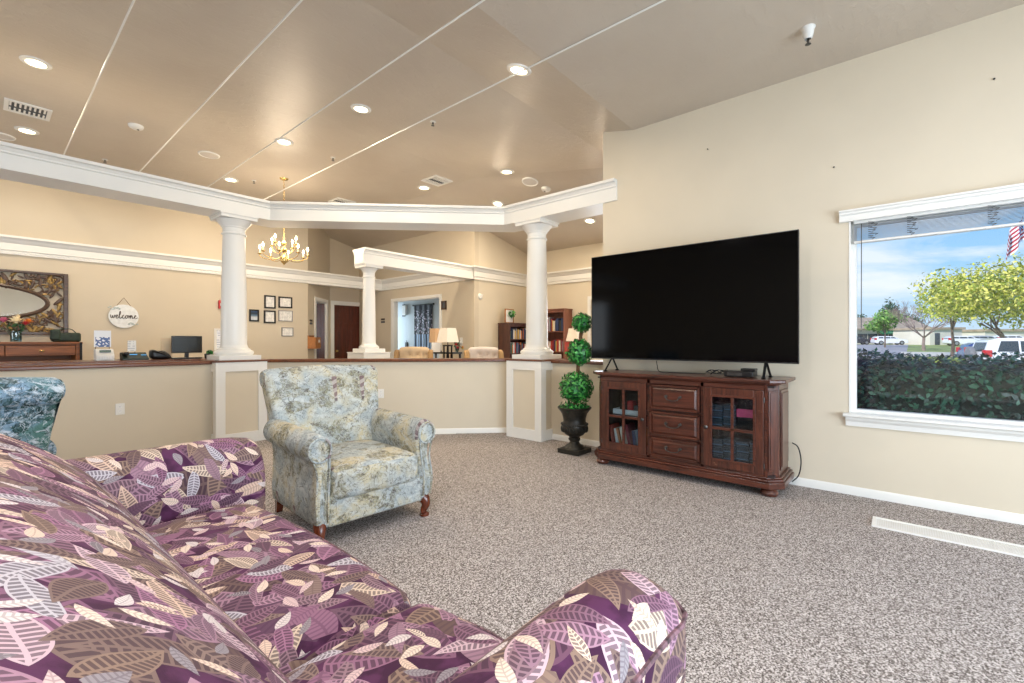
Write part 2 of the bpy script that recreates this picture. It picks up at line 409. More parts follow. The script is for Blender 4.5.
        for j in range(m - 1):
            for i in range(N):
                i2 = (i + 1) % N; ids = (j * N + i, j * N + i2, (j + 1) * N + i2, (j + 1) * N + i)
                uu = [(st[j][0], arcl[i]), (st[j][0], arcl[i + 1]), (st[j + 1][0], arcl[i + 1]), (st[j + 1][0], arcl[i])]
                uu = [(x + uvo[0], y + uvo[1]) for x, y in uu]
                if swap: uu = [(y, x) for x, y in uu]
                if axis == 'y': ids = ids[::-1]; uu = uu[::-1]
                f.append(ids); u.append(uu)
        for j, rev in ((0, True), (m - 1, False)):
            ids = [j * N + i for i in range(N)]; q = [(P[i].x + uvo[0] + 3, P[i].y + uvo[1]) for i in range(N)]
            if rev != (axis == 'y'): ids = ids[::-1]; q = q[::-1]
            f.append(tuple(ids)); u.append(q)
        return s.mesh(v, f, u)
    def build(s, name, mat, parent=None, loc=None, smooth=True, angle=38, bevel=0, weld=True, seg=2, label=None, recalc=True):
        me = bpy.data.meshes.new(name); me.from_pydata([tuple(v) for v in s.V], [], s.F)
        ul = me.uv_layers.new(name='UVMap')
        for p, uv in zip(me.polygons, s.U):
            for k, li in enumerate(p.loop_indices):
                if uv: ul.data[li].uv = uv[k]
                else:
                    co = me.vertices[me.loops[li].vertex_index].co; nn = p.normal
                    ul.data[li].uv = (co.y, co.z) if abs(nn.x) > max(abs(nn.y), abs(nn.z)) else ((co.x, co.z) if abs(nn.y) > abs(nn.z) else (co.x, co.y))
        mats = mat if isinstance(mat, (list, tuple)) else [mat]
        for mm in mats: me.materials.append(mm)
        for p, k in zip(me.polygons, s.MI): p.material_index = min(k, len(mats) - 1)
        if weld or recalc:
            bm = bmesh.new(); bm.from_mesh(me)
            if weld: bmesh.ops.remove_doubles(bm, verts=bm.verts, dist=2e-5)
            if recalc: bmesh.ops.recalc_face_normals(bm, faces=bm.faces)
            bm.to_mesh(me); bm.free()
        if smooth:
            me.polygons.foreach_set('use_smooth', [True] * len(me.polygons)); me.set_sharp_from_angle(angle=R(angle))
        o = bpy.data.objects.new(name, me); C.objects.link(o)
        if bevel:
            b = o.modifiers.new('edge', 'BEVEL'); b.width = bevel; b.segments = seg; b.limit_method = 'ANGLE'; b.angle_limit = R(40); b.harden_normals = False
        if parent is not None: o.parent = parent
        if loc is not None: o.location = loc
        if label: o['label'] = label
        return o
def thing(name, label, cat, loc=(0, 0, 0), rotz=0, group=None, rot=None):
    o = bpy.data.objects.new(name, None); C.objects.link(o); o.empty_display_size = .1
    o.location = loc; o.rotation_euler = rot if rot else (0, 0, rotz)
    o['label'] = label; o['category'] = cat
    if group: o['group'] = group
    return o
def tag(o, label, cat, group=None):
    o['label'] = label; o['category'] = cat
    if group: o['group'] = group
    return o
def struct(o): o['kind'] = 'structure'; return o
def sempty(name, loc=(0, 0, 0), rotz=0):
    o = bpy.data.objects.new(name, None); C.objects.link(o); o.location = loc; o.rotation_euler = (0, 0, rotz); o['kind'] = 'structure'; return o
def dup(root, loc, rotz=None, label=None):
    r = root.copy(); C.objects.link(r); r.location = loc
    if rotz is not None: r.rotation_euler = (0, 0, rotz)
    if label: r['label'] = label
    for ch in list(root.children):
        c = ch.copy(); C.objects.link(c); c.parent = r
        for g in list(ch.children):
            d = g.copy(); C.objects.link(d); d.parent = c
    return r
def area(name, loc, rot, size, power, col=(1, 1, 1), parent=None, shape='RECTANGLE', spread=180):
    l = bpy.data.lights.new(name, 'AREA'); l.shape = shape; l.size = size[0]; l.size_y = size[1]; l.energy = power; l.color = col; l.spread = R(spread)
    o = bpy.data.objects.new(name, l); C.objects.link(o); o.location = loc; o.rotation_euler = rot
    if parent is not None: o.parent = parent
    return o
# ================================================================== THE ROOM
def path_sweep(mb, path, prof, closed_prof=True):
    """prof: (offset to the right of the direction, z)"""
    P = [Vector((a, b)) for a, b in path]; n = len(P); rows = []
    for i in range(n):
        if i == 0: d = (P[1] - P[0]).normalized(); nr = Vector((d.y, -d.x))
        elif i == n - 1: d = (P[-1] - P[-2]).normalized(); nr = Vector((d.y, -d.x))
        else:
            d1 = (P[i] - P[i - 1]).normalized(); d2 = (P[i + 1] - P[i]).normalized()
            n1 = Vector((d1.y, -d1.x)); n2 = Vector((d2.y, -d2.x)); b = (n1 + n2).normalized(); nr = b / max(.3, b.dot(n1))
        rows.append([Vector((P[i].x + nr.x * o, P[i].y + nr.y * o, z)) for o, z in prof])
    m = len(prof); v = [p for r in rows for p in r]
    f = [(i * m + k, i * m + (k + 1) % m, (i + 1) * m + (k + 1) % m, (i + 1) * m + k) for i in range(n - 1) for k in range(m)]
    f += [tuple(range(m)), tuple((n - 1) * m + k for k in range(m))[::-1]]
    return mb.mesh(v, f)
def frame_mat(p0, p1):
    a = Vector((p0[0], p0[1], 0)); d = Vector((p1[0] - p0[0], p1[1] - p0[1], 0)); L = d.length; d.normalize()
    m = Matrix(((d.x, -d.y, 0, a.x), (d.y, d.x, 0, a.y), (0, 0, 1, 0), (0, 0, 0, 1)))
    return m, L
def wall(name, p0, p1, z1, t0, t1, mat, holes=(), z0=0.0, ztop=None):
    """straight wall from p0 to p1 lying between offsets t0..t1 to the left; holes (s0, s1, z0, z1)"""
    m, L = frame_mat(p0, p1); mb = MB(); s = 0
    for h in sorted(holes):
        if h[0] > s: mb.box(s, h[0], t0, t1, z0, z1, m)
        if h[2] > z0: mb.box(h[0], h[1], t0, t1, z0, h[2], m)
        if h[3] < z1: mb.box(h[0], h[1], t0, t1, h[3], z1, m)
        s = h[1]
    if s < L: mb.box(s, L, t0, t1, z0, z1, m)
    return struct(mb.build(name, mat, smooth=False, weld=False))

# floor and ceiling
mb = MB(); L_ = [(-4.2, -3.7), (4.72, -3.7), (4.72, 2.4), (8.1, 2.4), (8.1, 11.2), (-4.2, 11.2)]
mb.prism(L_, -.12, 0)
struct(mb.build('floor', M['carpet'], smooth=False, weld=False))
mb = MB()
def cq(pts): mb.quad([(x, y, ceil_z(x, y)) for x, y in pts])
def zA(x, y): return 3.47
E = 4.95
for poly, zf in ((((-4.2, -3.7), (E, -3.7), (E, 2.16), (-4.2, 2.16)), lambda x, y: 3.47),
                 (((-4.2, 2.16), (E, 2.16), (E, 2.5), (6.169, 2.5), (5.769, 2.9), (-4.2, 2.9)), lambda x, y: 3.47 + .23 * (y - 2.16)),
                 (((-4.2, 2.9), (5.769, 2.9), (5.074, 5.1), (-4.2, 5.1)), lambda x, y: 3.6402 + .07264 * (y - 2.9)),
                 (((-4.2, 5.1), (5.074, 5.1), (5.074, 11.2), (-4.2, 11.2)), lambda x, y: 3.80),
                 (((6.169, 2.5), (8.1, 2.5), (8.1, 11.2), (5.074, 11.2), (5.074, 5.1), (5.769, 2.9)), lambda x, y: 3.15 + .23 * (7.9 - x))):
    low = [Vector((x, y, zf(x, y))) for x, y in poly]; n = len(low)
    hi = [p + Vector((0, 0, .16)) for p in low]
    mb.mesh(low + hi, [tuple(range(n)), tuple(range(2 * n - 1, n - 1, -1))] + [(i, i + n, (i + 1) % n + n, (i + 1) % n) for i in range(n)])
struct(mb.build('ceiling', M['ceiling'], smooth=False, weld=False))

# full-height walls
WX = 4.52
wall('wall_right', (WX, -3.5), (WX, 2.525), 3.60, -.22, 0, M['wall'], [(1.4, 3.815, .635, 2.19)])
wall('wall_rear', (-4, -3.5), (4.74, -3.5), 3.6, -.2, 0, M['wall'], [(1.5, 4.2, .25, 2.05), (4.5, 7.4, .25, 2.05)])
wall('wall_left', (-4, -3.5), (-4, 11.0), 3.95, 0, .2, M['wall'], [(10.2, 12.4, .1, 2.4)])
YB = 9.4
wall('wall_back', (-4, YB), (4.45, YB), 3.95, 0, .14, M['wall_tan'])
NA, NB = (4.45, YB), (5.45, 10.4)
wall('wall_niche_left', NA, NB, 3.9, 0, .12, M['wall_tan'], [(.46, 1.18, 0, 2.12)])
TX = 6.25
wall('wall_niche_back', (5.45, 10.42), (TX + .3, 10.42), 3.9, 0, .12, M['wall_tan'], [(.11, .93, 0, 2.13)])
wall('wall_hall', (TX, 10.42), (TX, 6.3), 3.75, 0, .12, M['wall_tan'], [(10.42 - 8.97, 10.42 - 7.32, 0, 2.15)])
wall('wall_library_back', (TX + .12, 6.3), (7.9, 6.3), 3.6, 0, .12, M['wall'])
wall('wall_library_right', (7.9, 6.3), (7.9, 2.4), 3.4, 0, .15, M['wall'], [(1.62, 3.1, .85, 2.05)])
wall('wall_library_front', (4.74, 2.5), (7.9, 2.5), 3.6, -.1, 0, M['wall'])
wall('wall_hall_far', (7.45, 11.0), (7.45, 6.42), 3.4, 0, .12, M['wall_cool'])
wall('wall_hall_end', (TX, 11.0), (7.5, 11.0), 3.7, 0, .12, M['wall_cool'], [(.2, 1.1, .6, 2.2)])
wall('wall_closet', (4.0, 9.6), (4.0, 11.0), 3.8, 0, .1, M['wall_cool'])
wall('wall_closet_back', (4.0, 11.0), (6.2, 11.0), 3.8, 0, .1, M['wall_cool'])

# low partition walls with wooden caps
wall('wall_low_left', (-4, 6.25), (1.9, 6.25), .952, -.075, .075, M['wall'])
wall('wall_low_middle', (2.2, 6.52), (4.78, 3.94), .952, -.075, .075, M['wall'])
wall('wall_low_right', (4.735, 3.5), (4.735, 2.525), .952, -.075, .075, M['wall'])
CAP = [(-.105, .952), (.105, .952), (.112, .962), (.112, .98), (.10, .992), (-.10, .992), (-.112, .98), (-.112, .962)]
k = 1
def trim(mb, mat, angle=30):
    global k
    o = struct(mb.build('trim_%d' % k, mat, angle=angle)); k += 1; return o
for pa in (((-4, 6.25), (1.78, 6.25)), ((2.26, 6.46), (4.84, 3.88)), ((4.735, 3.34), (4.735, 2.53))):
    trim(path_sweep(MB(), pa, CAP), M['cap_wood'])
# baseboards
BB = [(0, 0), (.016, 0), (.016, .05), (.010, .062), (.006, .067), (0, .067)]
def base(name, path): struct(path_sweep(MB(), path, BB).build(name, M['white'], angle=30))
base('baseboard_right', [(WX, 2.525), (WX, -3.5)])
base('baseboard_low_left', [(-4, 6.175), (1.76, 6.175)])
base('baseboard_low_middle', [(2.2 - .053, 6.52 - .053), (4.78 - .053, 3.94 - .053)])
base('baseboard_low_right', [(4.66, 3.34), (4.66, 2.525)])
base('baseboard_back', [(-4, YB), (4.45, YB)])
base('baseboard_left', [(-4, -3.5), (-4, 6.1)])

# cornice round the back of the place, with a row of small dentils on the reception wall
CZ = 2.43
COR = [(0, CZ), (.03, CZ), (.03, CZ + .05), (.045, CZ + .055), (.045, CZ + .15), (.06, CZ + .16), (.075, CZ + .19), (.10, CZ + .215), (.115, CZ + .22), (.115, CZ + .25), (0, CZ + .25)]
mb = path_sweep(MB(), [(-4, YB), (TX, YB), (TX, 6.3), (7.9, 6.3), (7.9, 2.5)], COR)
x = -3.9
while x < 4.4:
    mb.box(x, x + .028, YB - .042, YB - .03, CZ + .018, CZ + .042); x += .056
trim(mb, M['white'])
mb = MB().box(4.45, TX, YB, YB + .2, CZ, CZ + .25); trim(mb, M['white'])
# ceiling-level beams: fascia with a stepped crown
BZ = 2.76
def beam_prof(w, z, h, cr=.06):
    half = [(w, z), (w, z + h * .62), (w + cr * .25, z + h * .66), (w + cr * .25, z + h * .72), (w + cr * .6, z + h * .84), (w + cr, z + h * .87), (w + cr, z + h)]
    return [(-a, b) for a, b in half[::-1]] + half
BX = 4.70
mb = path_sweep(MB(), [(-4, 6.28), (2.48, 6.28), (BX, 4.06), (BX, 2.35)], beam_prof(.2, BZ, .225))
trim(mb, M['white'])
mb = path_sweep(MB(), [(3.84, 6.42), (TX, 6.42)], beam_prof(.13, CZ, .24, .05)); trim(mb, M['white'])

# columns: pedestal with inset panels, wooden cap, plinth, tapering shaft, capital
def column(loc, label, ped, ph, plw, r, ztop, steps=False):
    t = thing('column', label, 'column', loc); t['kind'] = 'thing'
    h = ped / 2
    mb = MB().box(-h + .02, h - .02, -h + .02, h - .02, 0, ph - .01)
    mb.build('pedestal_panel', M['wall'], t, smooth=False, label='beige inset pedestal panel')
    mb = MB()
    for sx in (-1, 1):
        for sy in (-1, 1):
            cx, cy = sx * (h - .05), sy * (h - .05); mb.box(cx - .05, cx + .05, cy - .05, cy + .05, 0, ph)
    for sg in (-1, 1):
        for (z0, z1) in ((0, .13), (ph - .11, ph)):
            a, b = sorted((sg * (h - .03), sg * (h - .0015))); mb.box(-h + .10, h - .10, a, b, z0, z1 - .001); mb.box(a, b, -h + .10, h - .10, z0, z1 - .001)
    mb.build('pedestal_frame', M['white'], t, smooth=False, weld=False)
    z = ph
    if not steps:
        MB().box(-h - .012, h + .012, -h - .012, h + .012, ph, ph + .022).build('pedestal_cap', M['cap_wood'], t, smooth=False, bevel=.005); z += .022
    else:
        MB().box(-h - .01, h + .01, -h - .01, h + .01, ph, ph + .015).build('pedestal_cap', M['white'], t, smooth=False, bevel=.004); z += .015
    pw = plw / 2
    MB().box(-pw, pw, -pw, pw, z, z + .055).build('plinth', M['white'], t, smooth=False, bevel=.004)
    z += .055; H = ztop - z; cap = .03 + r * .75
    prof = [(r * 1.0, z), (r * 1.42, z), (r * 1.5, z + r * .12), (r * 1.52, z + r * .24), (r * 1.44, z + r * .38), (r * 1.3, z + r * .42), (r * 1.27, z + r * .52), (r * 1.1, z + r * .62), (r * 1.03, z + r * .8)]
    for i in range(11):
        u = i / 10; prof.append((r * (1.0 - .15 * u ** 1.6), z + r * .9 + (H - r * .9 - cap - .1) * u))
    zt = ztop - cap - .1
    MB().lathe(prof, seg=40).build('shaft', M['white'], t, angle=25)
    c = r * .85
    prof = [(c, zt), (c * 1.10, zt + .008), (c * 1.12, zt + .018), (c * 1.06, zt + .028), (c, zt + .034), (c * 1.01, zt + .085), (c * 1.1, zt + .095), (c * 1.12, zt + .105), (c * 1.3, zt + .13), (c * 1.62, ztop - .056), (c * 1.2, ztop - .05)]
    mb = MB().lathe(prof, seg=40); a = plw * .43
    mb.box(-a, a, -a, a, ztop - .052, ztop - .016).box(-a - .012, a + .012, -a - .012, a + .012, ztop - .016, ztop)
    mb.build('capital', M['white'], t, angle=25)
    return t
column((2.05, 6.28, 0), 'thick white column on panelled pedestal behind the blue armchair, near the reception desk', .56, .975, .46, .142, BZ)
column((BX, 3.59, 0), 'thick white column on panelled pedestal beside the potted topiary', .56, .975, .46, .142, BZ)
column((4.02, 6.42, 0), 'slim white column holding the end of a short beam in front of the closed door', .47, 1.038, .36, .104, CZ, True)

# window on the TV wall
w = sempty('window_1')
y0, y1, z0, z1 = -2.1, .315, .635, 2.19
mb = MB()
for (a, b, c, d) in ((y0, y0 + .045, z0, z1), (y1 - .045, y1, z0, z1), (y0 + .045, y1 - .045, z0, z0 + .04), (y0 + .045, y1 - .045, z1 - .045, z1)): mb.box(WX + .07, WX + .14, a, b, c, d)
mb.build('window_frame', M['white'], w, smooth=False, weld=False)
MB().box(WX + .10, WX + .106, y0 + .04, y1 - .04, z0 + .03, z1 - .04).build('window_pane', M['clear_glass'], w, smooth=False)
mb = MB()
for a, b in ((y0, y0 + .012), (y1 - .012, y1)): mb.box(WX - .004, WX + .08, a, b, z0, z1)
mb.build('window_jamb', M['white'], w, smooth=False, weld=False)
mb = MB(); mb.sweep([(WX + .10, z0 - .012), (WX - .055, z0 - .012), (WX - .068, z0 - .004), (WX - .068, z0 + .008), (WX - .055, z0 + .016), (WX + .10, z0 + .016)], 'y', y0 - .035, y1 + .035, .001, .001, 1, 1)
mb.sweep([(WX, z0 - .085), (WX - .018, z0 - .085), (WX - .022, z0 - .05), (WX - .040, z0 - .03), (WX - .045, z0 - .013), (WX, z0 - .013)], 'y', y0 - .02, y1 + .02, .001, .001, 1, 1)
mb.build('window_sill', M['white'], w, smooth=False)
mb = MB(); mb.sweep([(WX, z1 - .015), (WX - .035, z1 - .015), (WX - .035, z1 + .03), (WX - .05, z1 + .04), (WX - .05, z1 + .055), (WX - .065, z1 + .06), (WX - .065, z1 + .072), (WX, z1 + .072)], 'y', y0 - .06, y1 + .06, .001, .001, 1, 1)
mb.build('window_head', M['white'], w, smooth=False)
# raised blind
t = thing('window_blind', 'white slatted blind drawn up at the top of the big window', 'blind', (WX + .035, 0, 0))
mb = MB()
for i in range(15):
    z = 2.022 + i * .0085; mb.mesh([(x_, y_, z + (.003 if x_ > 0 else -.003) + k_) for k_ in (0, .0012) for x_, y_ in ((-.026, y0 + .05), (.026, y0 + .05), (.026, y1 - .03), (-.026, y1 - .03))], [(0, 1, 2, 3), (7, 6, 5, 4), (0, 4, 5, 1), (1, 5, 6, 2), (2, 6, 7, 3), (3, 7, 4, 0)])
mb.build('slat_stack', M['slat'], t, smooth=False, weld=False)
MB().box(-.028, .028, y0 + .05, y1 - .03, 2.002, 2.018).build('bottom_rail', M['white_matt'], t, smooth=False, bevel=.004)
MB().box(-.03, .03, y0 + .05, y1 - .03, 2.155, 2.185).build('head_rail', M['white_matt'], t, smooth=False, bevel=.004)
for yy in (.17, -.06, -.48, -.95, -1.5):
    mb = MB()
    for i in range(9):
        z = 2.02 + i * .015; s1 = .018 * math.sin(i * 2.4)
        mb.tube([(-.03, yy + s1, z), (-.034, yy - .02 + s1, z + .008), (-.03, yy + .022, z + .018)], .0022, 5)
    mb.build('ladder_cord', M['pewter'], t)
mb = MB().tube([(-.035, .235, 2.15), (-.036, .235, 1.75), (-.036, .236, 1.30)], .0028, 6); mb.build('tilt_wand', M['pewter'], t)
# other windows; the one in the reception is added
def simple_window(n, p0, p1, z0, z1, bars=1, t=(0, .06)):
    w = sempty('window_%d' % n); m, L = frame_mat(p0, p1); mb = MB()
    for a, b, c, d in ((0, .05, z0, z1), (L - .05, L, z0, z1), (.05, L - .05, z0, z0 + .05), (.05, L - .05, z1 - .05, z1)): mb.box(a, b, t[0], t[1], c, d, m)
    for i in range(bars):
        s = L * (i + 1) / (bars + 1); mb.box(s - .02, s + .02, t[0], t[1], z0 + .05, z1 - .05, m)
    mb.build('window_frame', M['white'], w, smooth=False, weld=False)
    mb = MB().box(.04, L - .04, t[0] + .02, t[0] + .026, z0 + .03, z1 - .03, m); mb.build('window_pane', M['clear_glass'], w, smooth=False)
    return w
simple_window(2, (-2.5, -3.5), (.2, -3.5), .25, 2.05, 1, (-.12, -.06))
simple_window(3, (.5, -3.5), (3.4, -3.5), .25, 2.05, 1, (-.12, -.06))
simple_window(4, (7.9, 4.68), (7.9, 3.2), .85, 2.05, 1, (.02, .08))
simple_window(5, (-4, 6.7), (-4, 8.9), .1, 2.4, 1, (.08, .14))  # unseen reception window, added to go with the fill light
simple_window(6, (TX + .2, 11), (TX + 1.1, 11), .6, 2.2, 0, (.02, .08))
mb = MB()
m, L = frame_mat((7.9, 4.68), (7.9, 3.2))
for a, b, c, d in ((-.07, 0, .85, 2.05), (L, L + .07, .85, 2.05), (-.07, L + .07, 2.05, 2.12), (-.07, L + .07, .78, .85)): mb.box(a, b, -.02, 0, c, d, m)
trim(mb, M['white'])

# doors
def six_panel(mb, w, h, th):
    mb.box(0, w, 0, th, 0, h)
    cols = ((.09 * w / .8, w / 2 - .04), (w / 2 + .04, w - .09 * w / .8))
    for a, b in cols:
        for c, d in ((.2, .78), (.9, 1.5), (1.6, 1.92)):
            c *= h / 2.03; d *= h / 2.03
            for (y, s) in ((0, -1), (th, 1)):
                mb.box(a, b, *sorted((y, y + s * .004)), c, c + .012).box(a, b, *sorted((y, y + s * .004)), d - .012, d).box(a, a + .012, *sorted((y, y + s * .004)), c, d).box(b - .012, b, *sorted((y, y + s * .004)), c, d)
                mb.box(a + .04, b - .04, *sorted((y, y + s * .006)), c + .04, d - .04)
def door(n, p0, p1, h, swing, hinge_right, inside):
    """opening p0->p1; casing on the right-hand side of the direction"""
    d = sempty('door_%d' % n); m, L = frame_mat(p0, p1)
    mb = MB(); c = .075
    for a, b, z0, z1 in ((-c, 0, 0, h), (L, L + c, 0, h), (-c, L + c, h, h + c)): mb.box(a, b, -.02, 0, z0, z1, m)
    for a, b in ((0, .02), (L - .02, L)): mb.box(a, b, 0, .12, 0, h, m)
    mb.box(.02, L - .02, 0, .12, h - .02, h, m)
    mb.build('door_frame', M['white'], d, smooth=False, weld=False)
    leaf = MB(); six_panel(leaf, L - .05, h - .03, .04)
    o = leaf.build('door_leaf', M['wood_door'], d, smooth=False, weld=False, bevel=.002)
    if hinge_right: o.matrix_local = m @ Matrix.Translation((L - .022, .03, .01)) @ Matrix.Rotation(-swing, 4, 'Z') @ Matrix.Translation((-(L - .05), 0, 0))
    else: o.matrix_local = m @ Matrix.Translation((.025, .03, .01)) @ Matrix.Rotation(swing, 4, 'Z')
    hx = .06 if hinge_right else L - .11
    kb = MB()
    for y, s in ((0, -1), (.04, 1)):
        kb.lathe([(.026, 0), (.026, .006), (.011, .008), (.011, .03), (.024, .036), (.028, .05), (.02, .06), (.001, .062)], (hx, y, .98), 16, Matrix.Rotation(s * PI / 2 * -1, 4, 'X'))
    kb.build('door_handle', M['brass'], o)
    return d
door(1, (5.56, 10.42), (6.38, 10.42), 2.13, 0, True, 1)
s2 = .70711
door(2, (4.45 + .46 * s2, YB + .46 * s2), (4.45 + 1.18 * s2, YB + 1.18 * s2), 2.12, R(62), True, 1)
# white casing round the hall opening
mb = MB()
for a, b, z0, z1 in ((7.25, 7.32, 0, 2.15), (8.97, 9.04, 0, 2.15), (7.25, 9.04, 2.15, 2.21)): mb.box(TX - .018, TX, a, b, z0, z1)
for a, b in ((7.32, 7.335), (8.955, 8.97)): mb.box(TX, TX + .12, a, b, 0, 2.15)
mb.box(TX, TX + .12, 7.335, 8.955, 2.135, 2.15)
trim(mb, M['white'])
# ================================================================== SOFA (long axis along Y, facing the TV wall)
sofa = thing('sofa', 'plum leaf-print sofa with rounded back and padded arms, in front of the camera', 'sofa', (0.35, 1.52, 0), R(.6))
OX, OY = .35, 1.52
def L3(x, y, z): return (x - OX, y - OY, z)
# frame under the cushions
mb = MB(); mb.rbox((.285 - OX, 0, .20), (1.08, 2.28, .26), .03, 4, uvo=(2, 3)); mb.build('base', M['leafprint'], sofa)
# back: one rolled, reclined form
prof = [(.47, .36), (.445, .44), (.40, .535), (.345, .625), (.265, .73), (.165, .825), (.055, .905), (-.05, .955), (-.14, .965), (-.215, .93), (-.265, .85), (-.30, .70), (-.32, .45), (-.33, .12), (.30, .12), (.42, .25)]
ring = [(p.x - OX, p.z) for p in catmull([(a, 0, b) for a, b in prof], 4, True)]
mb = MB(); mb.sweep(ring, 'y', .40 - OY, 2.45 - OY, .10, .10, 22, 6, uvo=(.15, .35))
mb.build('backrest', M['leafprint'], sofa)
# seat cushions
def cush(name, y0, y1, uvo):
    cx, cy, hx, hy = .615, (y0 + y1) / 2, .285, (y1 - y0) / 2
    def fn(p):
        a = (p.x + OX - cx) / hx; b = (p.y + OY - cy) / hy
        k = max(0, 1 - min(1, abs(a)) ** 3) * max(0, 1 - min(1, abs(b)) ** 4)
        q = p.copy()
        if p.z > .36: q.z += .035 * k
        # the front edge bellies out a little
        if a > .6: q.x += .02 * max(0, 1 - b * b)
        return q
    mb = MB(); mb.rbox(L3(cx, cy, .335), (2 * hx, 2 * hy, .20), .075, 10, fn, uvo, 6)
    o = mb.build(name, M['leafprint'], sofa)
    pts = []
    for i in range(25):
        b = -1 + 2 * i / 24; yy = cy + b * (hy - .07); pts.append(L3(cx + hx - .008 + .02 * max(0, 1 - b * b), yy, .40 + .012 * (1 - b * b)))
    MB().tube(pts, .005, 6).build('piping', M['piping'], o)
cush('seat_cushion', .56, 1.135, (.4, 1.2)); cush('seat_cushion', 1.14, 2.46, (4.4, 2.9))
# arms
def arm(y_out, sgn, uvo):
    pr = [(0, .07), (0, .35), (-.006, .62), (.004, .668), (.030, .700), (.085, .722), (.15, .728), (.215, .708), (.275, .655), (.315, .58), (.325, .48), (.325, .30), (.325, .07)]
    ring = [(sgn * p.x, p.z) for p in catmull([(a, 0, b) for a, b in pr], 3, True)]
    ring = [(y_out + a * .82 - OY, max(.07, b)) for a, b in ring]
    def fn(p):
        q = p.copy(); xx = p.x + OX
        if xx > .78 and p.z > .4: q.z -= (p.z - .4) * .10 * ((xx - .78) / .2) ** 2
        return q
    mb = MB(); mb.sweep(ring, 'x', -.18 - OX, .98 - OX, .05, .055, 18, 6, fn, uvo)
    o = mb.build('arm', M['leafprint'], sofa)
    pts = [Vector(fn(Vector(L3(-.15 + 1.06 * i / 20, y_out - sgn * .004, .655)))) for i in range(21)]
    pts += [Vector(L3(.955, y_out + sgn * .004, .645)), Vector(L3(.974, y_out + sgn * .03, .650)), Vector(L3(.978, y_out + sgn * .07, .665))]
    MB().tube(pts, .006, 6).build('piping', M['piping'], o)
arm(.335, 1, (6.3, 4.1)); arm(2.735, -1, (9.3, 6.45))
for xx in (-.2, .85):
    for yy in (.46, 2.62):
        MB().lathe([(.022, 0), (.028, .03), (.034, .075)], L3(xx, yy, 0), 16).build('leg', M['wood_leg'], sofa)

